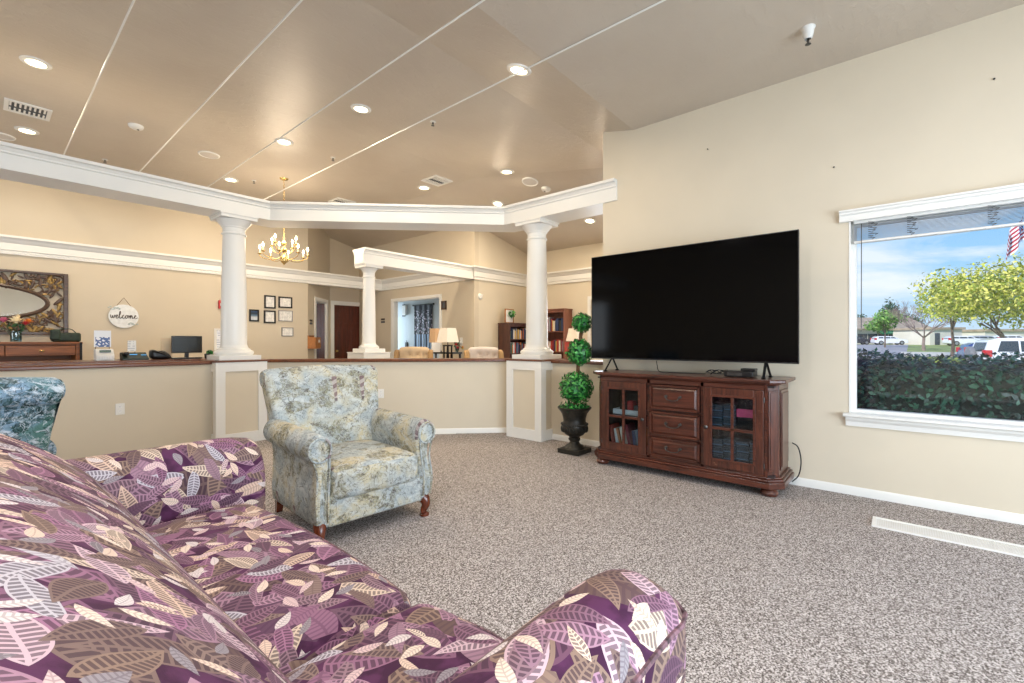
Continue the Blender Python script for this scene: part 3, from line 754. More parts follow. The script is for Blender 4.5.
# ================================================================== ARMCHAIRS
def armchair(label, loc, rotz, fab, uvo):
    t = thing('armchair', label, 'armchair', loc, rotz, 'rolled-arm armchairs in scenic cloth')
    # seat and front rail
    def crown(p):
        q = p.copy()
        if p.z > .36: q.z += .028 * max(0, 1 - (p.x / .31) ** 2) * max(0, 1 - ((p.y + .09) / .36) ** 2)
        return q
    MB().rbox((0, -.095, .355), (.615, .72, .20), .055, 8, crown, uvo).build('seat_cushion', fab, t)
    MB().rbox((0, -.08, .205), (.66, .70, .19), .02, 4, None, (uvo[0] + .07, uvo[1] + .01)).build('base', fab, t)
    # back with a rolled crest
    pr = [(.195, .20), (.195, .40), (.22, .56), (.262, .72), (.305, .86), (.325, .935), (.352, .99), (.40, 1.025), (.455, 1.02), (.495, .985), (.50, .93), (.475, .885), (.445, .86), (.435, .70), (.415, .45), (.40, .16), (.21, .16)]
    ring = [(p.x, p.z) for p in catmull([(a, 0, b) for a, b in pr], 3, True)]
    def taper(p):
        q = p.copy(); f = max(0, min(1, (p.z - .40) / .55)); w = .80 + .20 * f ** .8
        q.x *= w
        q.z += .018 * (1 - (p.x / .43) ** 2) * f - .006
        return q
    o = MB().sweep(ring, 'x', -.43, .43, .035, .035, 16, 5, taper, (uvo[0] + .5, uvo[1])).build('backrest', fab, t)
    for sg in (-1, 1):
        pts = []
        for i in range(15):
            a = PI * 2 * i / 14; pts.append(taper(Vector((sg * .425, .42 + .062 * math.cos(a), .955 + .055 * math.sin(a)))))
        MB().tube(pts, .007, 6).build('crest_welt', fab, o)
    # arms: rolled top over a straight panel, front edge swelling towards the leg
    for sg in (-1, 1):
        pr = [(.300, .13), (.300, .40), (.296, .50), (.300, .58), (.325, .640), (.370, .668), (.418, .655), (.448, .615), (.452, .565), (.430, .520), (.400, .495), (.390, .40), (.392, .13)]
        ring = [(sg * p.x, p.z) for p in catmull([(a, 0, b) for a, b in pr], 3, True)]
        def fn(p, sg=sg):
            q = p.copy(); yy = p.y
            k = max(0, min(1, (yy + .42) / .7))
            if p.z > .3: q.z += .015 * k
            # front panel: narrows under the scroll, swells above the leg
            fr = max(0, 1 - (yy + .42) / .16)
            b = math.exp(-((p.z - .27) / .12) ** 2)
            q.y -= .03 * fr * b
            q.x += sg * .02 * fr * b
            return q
        o = MB().sweep(ring, 'y', -.42, .34, .03, .02, 14, 5, fn, (uvo[0] + 1.3 * sg, uvo[1] + .4)).build('arm', fab, t)
        mb = MB(); ctr = Vector((sg * .374, -.425, .580))
        pts = [ctr + Vector((.066 * math.cos(2 * PI * i / 24), -.003, .072 * math.sin(2 * PI * i / 24))) for i in range(25)]
        mb.tube(pts, .007, 6, False); mb.build('scroll_welt', fab, o)
        mb = MB(); pts = catmull([(sg * .318, -.425, .53), (sg * .322, -.435, .42), (sg * .335, -.452, .28), (sg * .332, -.445, .15)], 6)
        mb.tube(pts, .006, 6); pts = catmull([(sg * .412, -.424, .51), (sg * .392, -.430, .42), (sg * .404, -.444, .28), (sg * .394, -.436, .15)], 6)
        mb.tube(pts, .006, 6); mb.build('panel_welt', fab, o)
    for sg in (-1, 1):
        pts = catmull([(sg * .350, -.375, .15), (sg * .368, -.405, .115), (sg * .372, -.418, .075), (sg * .360, -.405, .035), (sg * .362, -.415, .014), (sg * .362, -.415, 0)], 4)
        n = len(pts); rad = [.046 - .026 * min(1, i / (n * .62)) + (.014 if i > n * .72 else 0) for i in range(n)]
        MB().tube(pts, rad, 12).build('front_leg', M['wood_leg'], t)
        mb = MB(); b = Matrix.Translation((sg * .33, .36, 0)) @ Matrix.Shear('XY', 4, (0, 0)) 
        mb.mesh([(sg * .33 + dx * s, .36 + dy * s + (0 if s > .02 else .03), z) for z, s in ((0, .020), (.16, .030)) for dx, dy in ((-1, -1), (1, -1), (1, 1), (-1, 1))],
                [(0, 1, 2, 3), (4, 7, 6, 5), (0, 4, 5, 1), (1, 5, 6, 2), (2, 6, 7, 3), (3, 7, 4, 0)])
        mb.build('rear_leg', M['wood_leg'], t, smooth=False, bevel=.004)
    return t
armchair('pale blue scenic-print armchair with rolled arms, standing on the carpet beyond the sofa', (1.70, 2.985, 0), R(-4), M['toile'], (.0, .0))
armchair('scenic-print armchair, cloth coloured deep teal for cool light, seen from behind, beyond the sofa arm by the reception wall', (-.237, 3.86, 0), R(180 + 16), M['toile_cool_light'], (.6, .3))

# ================================================================== MEDIA CABINET
CX, CY = 4.25, 1.53
cab = thing('media_cabinet', 'dark cherry media cabinet with glazed doors and three drawers under the television', 'cabinet', (CX, CY, 0), R(-90))
WM, WI = M['wood_media'], M['wood_inside']
def oct_(hw, f, b, ch): return [(-hw, b), (-hw, f + ch), (-hw + ch, f), (hw - ch, f), (hw, f + ch), (hw, b)]
FY, BY = -.26, .24      # front and back in the cabinet's own frame
mb = MB()
mb.prism(oct_(.845, FY - .005, BY, .09), .065, .115).prism(oct_(.835, FY + .005, BY, .088), .115, .135).prism(oct_(.82, FY + .018, BY, .085), .135, .15)
mb.build('plinth', WM, cab, smooth=False, bevel=.006)
mb = MB()
mb.prism(oct_(.80, FY + .03, BY, .085), .868, .88).prism(oct_(.82, FY + .01, BY, .088), .88, .892).prism(oct_(.855, FY - .02, BY + .0, .092), .892, .92)
mb.build('top', WM, cab, smooth=False, bevel=.007)
# carcass: back, sides, dividers, shelves, face frame
mb = MB()
mb.box(-.78, .78, BY - .02, BY, .15, .87)
for sx in (-1, 1):
    a, b = sorted((sx * .78, sx * .76)); mb.box(a, b, FY + .12, BY, .15, .87)
    a, b = sorted((sx * .245, sx * .225)); mb.box(a, b, FY + .04, BY - .02, .15, .87)
    a, b = sorted((sx * .245, sx * .76)); mb.box(a, b, FY + .06, BY - .02, .488, .503)
mb.box(-.78, .78, FY + .04, BY, .145, .165).box(-.78, .78, FY + .04, BY, .855, .87)
mb.build('carcass', WI, cab, smooth=False, weld=False)
mb = MB()
mb.box(-.72, .72, FY + .025, FY + .05, .15, .17).box(-.72, .72, FY + .025, FY + .05, .835, .87)
for x0, x1 in ((-.735, -.715), (-.255, -.228), (.228, .25), (.715, .735)): mb.box(x0, x1, FY + .025, FY + .05, .15, .87)
for z in (.36, .595): mb.box(-.23, .23, FY + .025, FY + .05, z - .008, z + .008)
mb.build('face_frame', WM, cab, smooth=False, weld=False)
# canted corner posts and side panels, with raised fields
for sx in (-1, 1):
    mb = MB()
    p0, p1 = Vector((sx * .722, FY + .03, 0)), Vector((sx * .80, FY + .115, 0))
    d = (p1 - p0); L = d.length; d.normalize(); nrm = Vector((sx * abs(d.y), -abs(d.x), 0)).normalized()
    m = Matrix(((d.x, -nrm.x, 0, p0.x), (d.y, -nrm.y, 0, p0.y), (0, 0, 1, 0), (0, 0, 0, 1)))
    mb.box(0, L, 0, .03, .15, .87, m).box(.022, L - .022, -.008, 0, .19, .83, m).box(.034, L - .034, -.013, -.006, .205, .815, m)
    mb.build('corner_post', M['wood_media_v'], cab, smooth=False, weld=False, bevel=.003)
    mb = MB(); a, b = sorted((sx * .80, sx * .775)); mb.box(a, b, FY + .115, BY, .15, .87)
    a, b = sorted((sx * .80, sx * .808)); mb.box(a, b, FY + .155, BY - .05, .19, .83); a, b = sorted((sx * .808, sx * .814)); mb.box(a, b, FY + .175, BY - .07, .215, .805)
    mb.build('side_panel', M['wood_media_v'], cab, smooth=False, weld=False, bevel=.003)
def cab_door(x0, x1, knob_x):
    z0, z1 = .172, .833; st = .068; y0, y1 = FY + .005, FY + .028
    mb = MB()
    mb.box(x0, x0 + st, y0, y1, z0, z1).box(x1 - st, x1, y0, y1, z0, z1).box(x0 + st, x1 - st, y0, y1, z0, z0 + st).box(x0 + st, x1 - st, y0, y1, z1 - st, z1)
    o = mb.build('door', M['wood_media_v'], cab, smooth=False, weld=False, bevel=.004)
    mb = MB(); a, b, c, d = x0 + st, x1 - st, z0 + st, z1 - st
    for e, f, g, h in ((a - .012, a + .006, c - .012, d + .012), (b - .006, b + .012, c - .012, d + .012), (a, b, c - .012, c + .006), (a, b, d - .006, d + .012)): mb.box(e, f, y0 - .008, y0 + .004, g, h)
    mb.build('bead_molding', WM, o, smooth=False, weld=False, bevel=.002)
    mb = MB(); xm, zm = (a + b) / 2, (c + d) / 2 - .005
    mb.box(xm - .011, xm + .011, y0 - .003, y1 - .004, c, d).box(a, b, y0 - .003, y1 - .004, zm - .011, zm + .011)
    mb.build('muntin', WM, o, smooth=False, weld=False, bevel=.002)
    MB().box(a, b, y0 + .012, y0 + .015, c, d).build('glass_pane', M['cabinet_glass'], o, smooth=False)
    MB().lathe([(.008, 0), (.006, .012), (.014, .018), (.016, .026), (.009, .033), (.001, .034)], (knob_x, y0, .50), 16, Matrix.Rotation(PI / 2, 4, 'X')).build('knob', M['pewter'], o)
    for z in (.24, .76):
        mb = MB(); mb.tube([((x0 - .004) if knob_x > xm else (x1 + .004), y0 + .002, z - .02), ((x0 - .004) if knob_x > xm else (x1 + .004), y0 + .002, z + .02)], .005, 8)
        mb.build('hinge', M['pewter'], o)
cab_door(-.712, -.258, -.285); cab_door(.254, .712, .282)
for z0, z1 in ((.178, .350), (.372, .585), (.607, .828)):
    y0 = FY + .008
    mb = MB()
    mb.box(-.222, .222, y0, y0 + .02, z0, z1)
    def field(i, y_, f): mb.box(-.222 + i, .222 - i, y_, f, z0 + i, z1 - i)
    fr = .016
    for a, b, c, d in ((-.222, -.222 + fr, z0, z1), (.222 - fr, .222, z0, z1), (-.222, .222, z0, z0 + fr), (-.222, .222, z1 - fr, z1)): mb.box(a, b, y0 - .010, y0, c, d)
    i = .038
    n = len(mb.V); xx = .222
    mb.mesh([(-xx + fr + .004, y0, z0 + fr + .004), (xx - fr - .004, y0, z0 + fr + .004), (xx - fr - .004, y0, z1 - fr - .004), (-xx + fr + .004, y0, z1 - fr - .004),
             (-xx + i, y0 - .012, z0 + i), (xx - i, y0 - .012, z0 + i), (xx - i, y0 - .012, z1 - i), (-xx + i, y0 - .012, z1 - i)],
            [(0, 1, 5, 4), (1, 2, 6, 5), (2, 3, 7, 6), (3, 0, 4, 7), (4, 5, 6, 7)])
    o = mb.build('drawer', WM, cab, smooth=False, weld=False, bevel=.002)
    zm = (z0 + z1) / 2; mb = MB()
    for sx in (-1, 1): mb.lathe([(.013, 0), (.013, .004), (.006, .006), (.006, .02), (.011, .024), (.009, .032), (.001, .034)], (sx * .062, y0 - .012, zm + .012), 14, Matrix.Rotation(PI / 2, 4, 'X'))
    mb.tube(catmull([(-.062, y0 - .037, zm + .010), (-.045, y0 - .042, zm - .012), (0, y0 - .044, zm - .020), (.045, y0 - .042, zm - .012), (.062, y0 - .037, zm + .010)], 5), .0045, 8)
    mb.build('handle', M['pewter'], o)
for sx in (-.74, .74):
    for yy in (FY + .075, BY - .075):
        MB().lathe([(.03, 0), (.058, .008), (.066, .028), (.056, .05), (.04, .066)], (sx, yy, 0), 20).build('foot', WM, cab)
cabm = cab.matrix_basis.copy()
def inc(x, y, z): return Matrix.Translation((CX, CY, 0)) @ Matrix.Rotation(R(-90), 4, 'Z') @ Vector((x, y, z))
# contents of the cabinet
def book_mesh(name, w, h, d, mat):
    """spine towards -y; pages inside boards"""
    o = MB().box(-w / 2, w / 2, 0, .002, 0, h).box(-w / 2, -w / 2 + .002, 0, d, 0, h).box(w / 2 - .002, w / 2, 0, d, 0, h).build(name, mat, None, smooth=False, weld=False)
    MB().box(-w / 2 + .002, w / 2 - .002, .003, d - .004, .004, h - .004).build('pages', M['paper'], o, smooth=False)
    return o
BOOKC = [(176, 60, 48), (224, 214, 196), (52, 70, 112), (40, 44, 48), (202, 168, 92), (92, 118, 142), (232, 232, 228), (132, 42, 58), (64, 96, 74), (196, 120, 72), (152, 150, 160), (36, 52, 84)]
BM = [plain('book_cover_%s' % n, c, .5, var=.05) for n, c in zip('red cream navy black ochre slate white maroon green rust grey indigo'.split(), BOOKC)]
random.seed(3)
x = -.648
for i in range(9):
    wd = random.uniform(.022, .034); h = random.uniform(.19, .255); o = book_mesh('book', wd, h, .17, BM[[0, 6, 9, 1, 7, 2, 5, 6, 4][i]])
    lean = R(random.uniform(9, 15)) if i < 5 else R(-4 - i)
    o.matrix_world = Matrix.Translation(inc(x + (.018 if i < 5 else -.02), FY + .075 + random.uniform(0, .03), .168)) @ Matrix.Rotation(R(-90), 4, 'Z') @ Matrix.Rotation(-lean if i < 5 else lean * .9, 4, 'Y')
    x += wd + .016 + (.045 if i == 4 else 0)
    tag(o, 'book leaning behind the glass of the left cabinet door, lower shelf', 'book', 'books on the lower left cabinet shelf')
# pale open box and small dark ornaments on the shelf above
t = thing('tray', 'long pale carton lying on the upper shelf behind the left cabinet door', 'carton', inc(-.50, -.08, .503), R(-90))
MB().box(-.15, .15, -.07, .07, 0, .004).box(-.15, .15, -.07, -.066, 0, .05).box(-.15, .15, .066, .07, 0, .05).box(-.15, -.146, -.07, .07, 0, .05).box(.146, .15, -.07, .07, 0, .05).build('carton_body', M['paper'], t, smooth=False, weld=False)
for (a, hh, mt, lb) in ((-.06, .10, 'black', 'black box standing in the pale carton, left of the red one'), (.02, .13, 'red', 'red box standing in the pale carton behind cabinet glass'), (.09, .09, 'grille', 'grey box standing in the pale carton, right of the red one')):
    o = MB().rbox((0, 0, hh / 2), (.06, .09, hh), .008, 2).build('small_box', M[mt]); o.location = inc(-.50 + a, -.08, .508); o.rotation_euler = (0, 0, R(-90)); tag(o, lb, 'box')
# stacks of disc cases on the right
case_m = [plain('disc_case_%s' % n, c, .3, var=.1) for n, c in (('slate', (44, 56, 66)), ('teal', (58, 78, 88)), ('black', (24, 28, 34)), ('steel', (98, 116, 128)))]
proto = {}
for kx in range(4):
    for lvl, (zb, cnt) in enumerate(((.168, 15), (.505, 12))):
        if lvl == 1 and kx >= 2: continue
        z = zb
        for j in range(cnt):
            key = (kx + j * 3 + lvl) % 4
            if key not in proto:
                o = MB().box(-.048, .048, 0, .135, 0, .0145).build('disc_case', case_m[key], None, smooth=False, bevel=.002)
                MB().box(-.047, .047, -.0012, 0, .003, .0115).build('spine_label', BM[(key * 5) % 12] if key % 2 else M['grille'], o, smooth=False); proto[key] = o
            else:
                o = proto[key].copy(); C.objects.link(o)
                for ch in proto[key].children: c = ch.copy(); C.objects.link(c); c.parent = o
            o.matrix_world = Matrix.Translation(inc(.338 + kx * .101 + random.uniform(-.003, .003), FY + .085 + random.uniform(0, .012), z)) @ Matrix.Rotation(R(-90) + random.uniform(-.03, .03), 4, 'Z')
            tag(o, 'disc case in the ' + ('lower' if lvl == 0 else 'upper') + ' stacks behind the glass of the right cabinet door', 'disc case', 'disc cases on the %s right cabinet shelf' % ('lower' if lvl == 0 else 'upper')); z += .0152
def stacked(names, x, zb):
    z = zb
    for nm, lb, cat, mt, hh, ww in names:
        o = MB().rbox((0, .07, hh / 2), (ww, .14, hh), .004, 2).build(nm, M[mt]); o.location = inc(x, FY + .085, z); o.rotation_euler = (0, 0, R(-90)); tag(o, lb, cat); z += hh + .001
stacked((('player_box', 'black player box at the bottom of the upper right cabinet shelf', 'player', 'black', .09, .19), ('pink_box', 'bright pink flat box lying on the black player box', 'box', 'pink', .068, .19), ('dark_box', 'dark box on top of the pink box in the cabinet', 'box', 'black', .08, .17)), .59, .505)

# ================================================================== TELEVISION
TVX = 4.20
tv = thing('television', 'very large flat black television standing on the media cabinet', 'television', (TVX, 1.545, .92), R(-90))
W2, ZB, ZT = .935, .122, 1.185
mb = MB().box(-W2, W2, 0, .028, ZB, ZT).box(-.6, .6, .028, .06, ZB + .05, ZT - .35); mb.build('housing', M['black'], tv, smooth=False, bevel=.004)
MB().box(-W2 + .006, W2 - .006, -.002, 0, ZB + .012, ZT - .006).build('screen', M['screen'], tv, smooth=False)
mb = MB()
for a, b, c, d in ((-W2, -W2 + .006, ZB, ZT), (W2 - .006, W2, ZB, ZT), (-W2, W2, ZB, ZB + .012), (-W2, W2, ZT - .006, ZT)): mb.box(a, b, -.005, 0, c, d)
mb.build('bezel', M['black'], tv, smooth=False, weld=False)
for sx in (-1, 1):
    x = sx * .70; mb = MB()
    mb.tube([(x, .012, ZB + .02), (x + sx * .01, -.12, .008), ], [.011, .010], 4); mb.tube([(x, .012, ZB + .02), (x + sx * .01, .14, .008)], [.011, .010], 4)
    mb.box(x + sx * .01 - .012, x + sx * .01 + .012, -.135, -.10, 0, .012).box(x + sx * .01 - .012, x + sx * .01 + .012, .12, .15, 0, .012)
    mb.build('foot', M['black_metal'], tv)
o = MB().tube(catmull([inc(-.33, .16, .926 + .10), inc(-.30, .10, .99), inc(-.24, .02, .93), inc(-.1, 0, .926), inc(.12, .0, .926), inc(.2, -.02, .93)], 6), .004, 6).build('television_cable', M['black'])
tag(o, 'thin black cord running along the cabinet top under the television', 'cord')
t = thing('cable_box', 'black cable box with silver front on the cabinet top under the television', 'cable box', inc(.50, -.06, .921), R(-90))
MB().rbox((0, 0, .027), (.22, .17, .046), .006, 2).build('housing', M['black'], t)
MB().box(-.085, .03, -.088, -.085, .012, .04).build('display', M['pewter'], t, smooth=False)
MB().rbox((.06, .02, .062), (.11, .10, .022), .006, 2).build('remote_dock', M['black'], t)
mb = MB()
for j in range(5):
    a = [(-.30 + .03 * j + .05 * math.sin(j * 2.1 + i * 1.3), -.05 + .03 * math.cos(i * 1.7 + j), .006 + .045 * abs(math.sin(i * .9 + j * .8))) for i in range(7)]
    mb.tube(catmull([inc(.545 + p[0] * .9 - .03, p[1], .921 + p[2]) for p in a], 5), .0028, 5)
o = mb.build('cable_tangle', M['black']); tag(o, 'tangle of thin black cables beside the cable box on the cabinet', 'cables')
o = MB().tube(catmull([(4.485, .70, .36), (4.47, .655, .33), (4.475, .635, .22), (4.47, .65, .10), (4.48, .70, .03)], 7), .005, 6).build('black_cable', M['black']); tag(o, 'black power cord looping to the floor at the right end of the cabinet', 'cord')

# ================================================================== TOPIARY
tp = thing('topiary', 'three-ball green topiary in a bronzed black urn between column and cabinet', 'topiary', (4.255, 2.73, 0))
mb = MB().box(-.135, .135, -.135, .135, 0, .05)
mb.build('urn_foot', M['iron'], tp, smooth=False, bevel=.006)
mb = MB().lathe([(.115, .05), (.10, .075), (.06, .10), (.05, .125), (.064, .14), (.066, .155), (.055, .165), (.06, .18), (.10, .20), (.128, .235), (.14, .275), (.142, .30), (.135, .32), (.122, .345), (.124, .38), (.14, .43), (.165, .468), (.182, .485), (.186, .497), (.178, .503), (.155, .49), (.13, .45), (.001, .44)], seg=40)
mb.build('urn', M['iron'], tp)
mb = MB()
for i in range(26):
    a = 2 * PI * i / 26; mb.ball((.138 * math.cos(a), .138 * math.sin(a), .262), (.013, .013, .034), 8, 6)
for i in range(40):
    a = 2 * PI * i / 40; mb.ball((.142 * math.cos(a), .142 * math.sin(a), .315), (.010, .010, .010), 6, 4)
mb.build('urn_relief', M['iron'], tp)
MB().lathe([(.001, .462), (.10, .458), (.148, .452)], seg=24).build('moss', M['soil'], tp)
mb = MB()
for i in range(3):
    pts = [(.014 * math.cos(z * 18 + i * 2.1) + .055 * max(0, z - .45), .014 * math.sin(z * 18 + i * 2.1) - .065 * max(0, z - .45), z) for z in [.45 + .05 * k for k in range(20)]]; mb.tube(pts, .010, 7)
mb.build('trunk', M['bark'], tp)
def leaf_ball(mb, c, r, n, size, squash=1.0, rnd=.16):
    for i in range(n):
        u = random.uniform(-1, 1); a = random.uniform(0, 2 * PI); s = math.sqrt(1 - u * u)
        d = Vector((s * math.cos(a), s * math.sin(a), u)); rr = r * random.uniform(1 - rnd, 1 + rnd * .6)
        p = Vector(c) + Vector((d.x * rr, d.y * rr, d.z * rr * squash))
        leaf(mb, p, d, size * random.uniform(.7, 1.2))
def leaf(mb, p, d, s):
    t1 = d.cross(Vector((random.uniform(-1, 1), random.uniform(-1, 1), random.uniform(-1, 1)))).normalized(); t2 = d.cross(t1).normalized()
    t1 = (t1 + d * random.uniform(-.5, .9)).normalized()
    b = len(mb.V); tip = p + t1 * s; base = p - t1 * s * .6; m = p + d * s * .12
    mb.V += [base, m + t2 * s * .42, tip, m - t2 * s * .42]
    mb.F.append((b, b + 1, b + 2, b + 3)); mb.U.append(None); mb.MI.append(random.choice((0, 0, 1, 2)) if True else 0)
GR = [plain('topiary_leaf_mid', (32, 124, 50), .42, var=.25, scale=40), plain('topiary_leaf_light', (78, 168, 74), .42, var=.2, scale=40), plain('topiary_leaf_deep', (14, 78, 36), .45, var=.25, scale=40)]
for (z, r, n) in ((.71, .172, 1150), (1.10, .134, 800), (1.425, .100, 520)):
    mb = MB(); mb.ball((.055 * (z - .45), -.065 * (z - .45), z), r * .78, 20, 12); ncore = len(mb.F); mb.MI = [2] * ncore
    leaf_ball(mb, (.055 * (z - .45), -.065 * (z - .45), z), r * .98, n, .030, 1.0, .2)
    o = mb.build('foliage_ball', GR, tp, weld=False, recalc=False)
mb = MB()
for i in range(260):
    a = random.uniform(0, 2 * PI); rr = random.uniform(.09, .165); leaf(mb, Vector((rr * math.cos(a), rr * math.sin(a), .49 + random.uniform(-.02, .05))), Vector((math.cos(a) * .6, math.sin(a) * .6, .7)).normalized(), .026)
mb.build('ivy', GR, tp, weld=False, recalc=False)
# ================================================================== CEILING FITTINGS
def ceil_rot(p):
    e = .02; gx = (ceil_z(p.x + e, p.y) - ceil_z(p.x - e, p.y)) / (2 * e); gy = (ceil_z(p.x, p.y + e) - ceil_z(p.x, p.y - e)) / (2 * e)
    return Vector((-gx, -gy, 1)).normalized().to_track_quat('Z', 'Y').to_euler()
WARM = (1.0, .83, .62)
def downlight(u, v, label, pw=1.0):
    p = on_ceiling(u, v); t = thing('ceiling_light', label, 'ceiling light', p, rot=ceil_rot(p), group='recessed ceiling lights')
    MB().lathe([(.072, .0), (.070, -.012), (.088, -.014), (.106, -.008), (.110, .002)], seg=32).build('trim_ring', M['white'], t)
    MB().lathe([(.001, -.005), (.071, -.005)], seg=32).build('lens', M['lamp'], t)
    l = area('glow', (0, 0, -.02), (0, 0, 0), (.14, .14), LAMP * pw, WARM, t, 'DISK'); return t
LAMP = 22; LOUNGE_FILL = 26
downlight(36, 62, 'lit recessed ceiling light just above the louvred vent at the far left')
downlight(27, 130, 'lit recessed ceiling light just below the louvred vent, near the long beam')
downlight(519, 69, 'lit recessed ceiling light touching the last ceiling strip, largest of all')
downlight(361, 108, 'lit recessed ceiling light midway between the third and fourth ceiling strips')
downlight(284, 141, 'lit recessed ceiling light touching the third ceiling strip from the left')
downlight(231, 179, 'lit recessed ceiling light low by the beam, left of the chandelier chain')
downlight(507, 171, 'lit recessed ceiling light beside the oval speaker and the smoke detector')
downlight(424, 187, 'lit recessed ceiling light touching the square vent in the middle of the ceiling')
downlight(498, 203, 'lit recessed ceiling light just above the beam corner near the topiary column')
downlight(590, 220, 'lit recessed ceiling light seen under the beam end beside the television wall')
for x_, y_, lb in ((.25, 1.1, 'added unseen fill downlight over the middle of the sofa'), (-.9, -.6, 'added unseen fill downlight behind the camera on the sofa side'), (2.4, -1.1, 'added unseen fill downlight in front of the big window'), (-1.6, 2.6, 'added unseen fill downlight behind the sofa back')):  # unseen downlights added to brighten the sofa and lounge
    t = thing('ceiling_light', lb, 'ceiling light', (x_, y_, ceil_z(x_, y_)), group='recessed ceiling lights')
    MB().lathe([(.072, .0), (.070, -.012), (.088, -.014), (.106, -.008), (.110, .002)], seg=32).build('trim_ring', M['white'], t); MB().lathe([(.001, -.005), (.071, -.005)], seg=32).build('lens', M['lamp'], t)
    area('glow', (0, 0, -.02), (0, 0, 0), (.14, .14), LOUNGE_FILL * (1.7 if x_ == .25 else 1), (.96, .95, 1.0), t, 'DISK')
def speaker(u, v, label, r=.13):
    p = on_ceiling(u, v); t = thing('ceiling_speaker', label, 'speaker', p, rot=ceil_rot(p), group='round ceiling speakers')
    MB().lathe([(r * .82, -.008), (r * .86, -.014), (r * .97, -.010), (r, .001)], seg=36).build('rim', M['white'], t)
    MB().lathe([(.001, -.010), (r * .5, -.0095), (r * .83, -.008)], seg=36).build('grille', plain('speaker_mesh', (206, 200, 192), .6, var=.03, scale=120), t)
speaker(209, 154, 'round white ceiling speaker between the second and third strips, over the beam')
speaker(530, 181, 'flat oval-looking white speaker beside the smoke detector by the television wall')
speaker(1, 135, 'round white ceiling speaker cut by the left edge, beside a recessed light')
def detector(u, v, label):
    p = on_ceiling(u, v); t = thing('smoke_detector', label, 'smoke detector', p, rot=ceil_rot(p))
    MB().lathe([(.075, .001), (.075, -.012), (.066, -.03), (.045, -.042), (.001, -.044)], seg=28).build('housing', M['white_matt'], t)
    MB().lathe([(.012, -.043), (.012, -.048), (.001, -.049)], (.02, 0, 0), 14).build('sensor', M['black'], t)
detector(136, 125, 'white smoke detector alone between the first two ceiling strips')
detector(546, 188, 'white smoke detector beside the flat speaker near the television wall')
def vent(u, v, label, s=.36):
    p = on_ceiling(u, v); t = thing('ceiling_vent', label, 'vent', p, rot=ceil_rot(p), group='square ceiling vents')
    h = s / 2; mb = MB()
    for a, b, c, d in ((-h, -h + .035, -h, h), (h - .035, h, -h, h), (-h + .035, h - .035, -h, -h + .035), (-h + .035, h - .035, h - .035, h)): mb.box(a, b, c, d, -.014, .001)
    mb.build('frame', M['white'], t, smooth=False, weld=False)
    MB().box(-h + .03, h - .03, -h + .03, h - .03, -.002, 0).build('duct', M['grille'], t, smooth=False)
    mb = MB(); n = 8
    for i in range(n):
        a = -h + .05 + (s - .1) * i / (n - 1); mb.box(a - .012, a + .004, -h + .03, -.02, -.012, -.003).box(a - .012, a + .004, .05, h - .03, -.012, -.003)
    mb.build('louver', M['white'], t, smooth=False, weld=False)
vent(28, 109, 'square white louvred vent at the far left, between two recessed lights')
vent(437, 180, 'square white vent in mid ceiling beside a lit recessed light')
vent(342, 201, 'square ceiling vent half hidden behind the middle beam')
def sprinkler(u, v, label, big=False):
    p = on_ceiling(u, v); t = thing('sprinkler', label, 'sprinkler', p, rot=ceil_rot(p)); k = 1.0
    if big:
        MB().lathe([(.046, .001), (.046, -.004), (.040, -.012), (.034, -.05), (.026, -.078), (.020, -.082)], seg=24).build('cup', M['white_matt'], t)
        z = -.08
    else:
        MB().lathe([(.034, .001), (.034, -.005), (.016, -.01), (.001, -.01)], seg=20).build('escutcheon', M['white_matt'], t); z = -.008
    mb = MB().tube([(0, 0, z), (0, 0, z - .02)], .009, 10).tube([(-.011, 0, z - .015), (-.011, 0, z - .035)], .0025, 6).tube([(.011, 0, z - .015), (.011, 0, z - .035)], .0025, 6)
    mb.lathe([(.001, z - .036), (.018, z - .036), (.020, z - .039), (.001, z - .041)], seg=14); mb.build('head', M['pewter'], t)
sprinkler(808, 27, 'white cup-shaped sprinkler head on the ceiling above the television wall', True)
sprinkler(105, 159, 'tiny sprinkler head on the ceiling just above the long beam at left')
sprinkler(433, 121, 'tiny sprinkler head on the ceiling beside the last ceiling strip')
sprinkler(333, 157, 'tiny sprinkler head between the chandelier chain and the fourth strip')
sprinkler(254, 180, 'tiny white sprinkler disc between a recessed light and the chandelier chain')
for x, lb in ((.66, 'thin white strip strung under the ceiling, leftmost of the four'), (1.375, 'thin white strip strung under the ceiling, second of four from the left'),
              (2.15, 'thin white strip under the ceiling, third of four, touching a recessed light'), (2.92, 'thin white strip under the ceiling, fourth and nearest the television wall')):
    o = MB().tube([(x, -3.5, 3.461), (x, 9.4, 3.461)], .0066, 8).build('ceiling_strip', M['white']); tag(o, lb, 'strip', 'white ceiling strips')

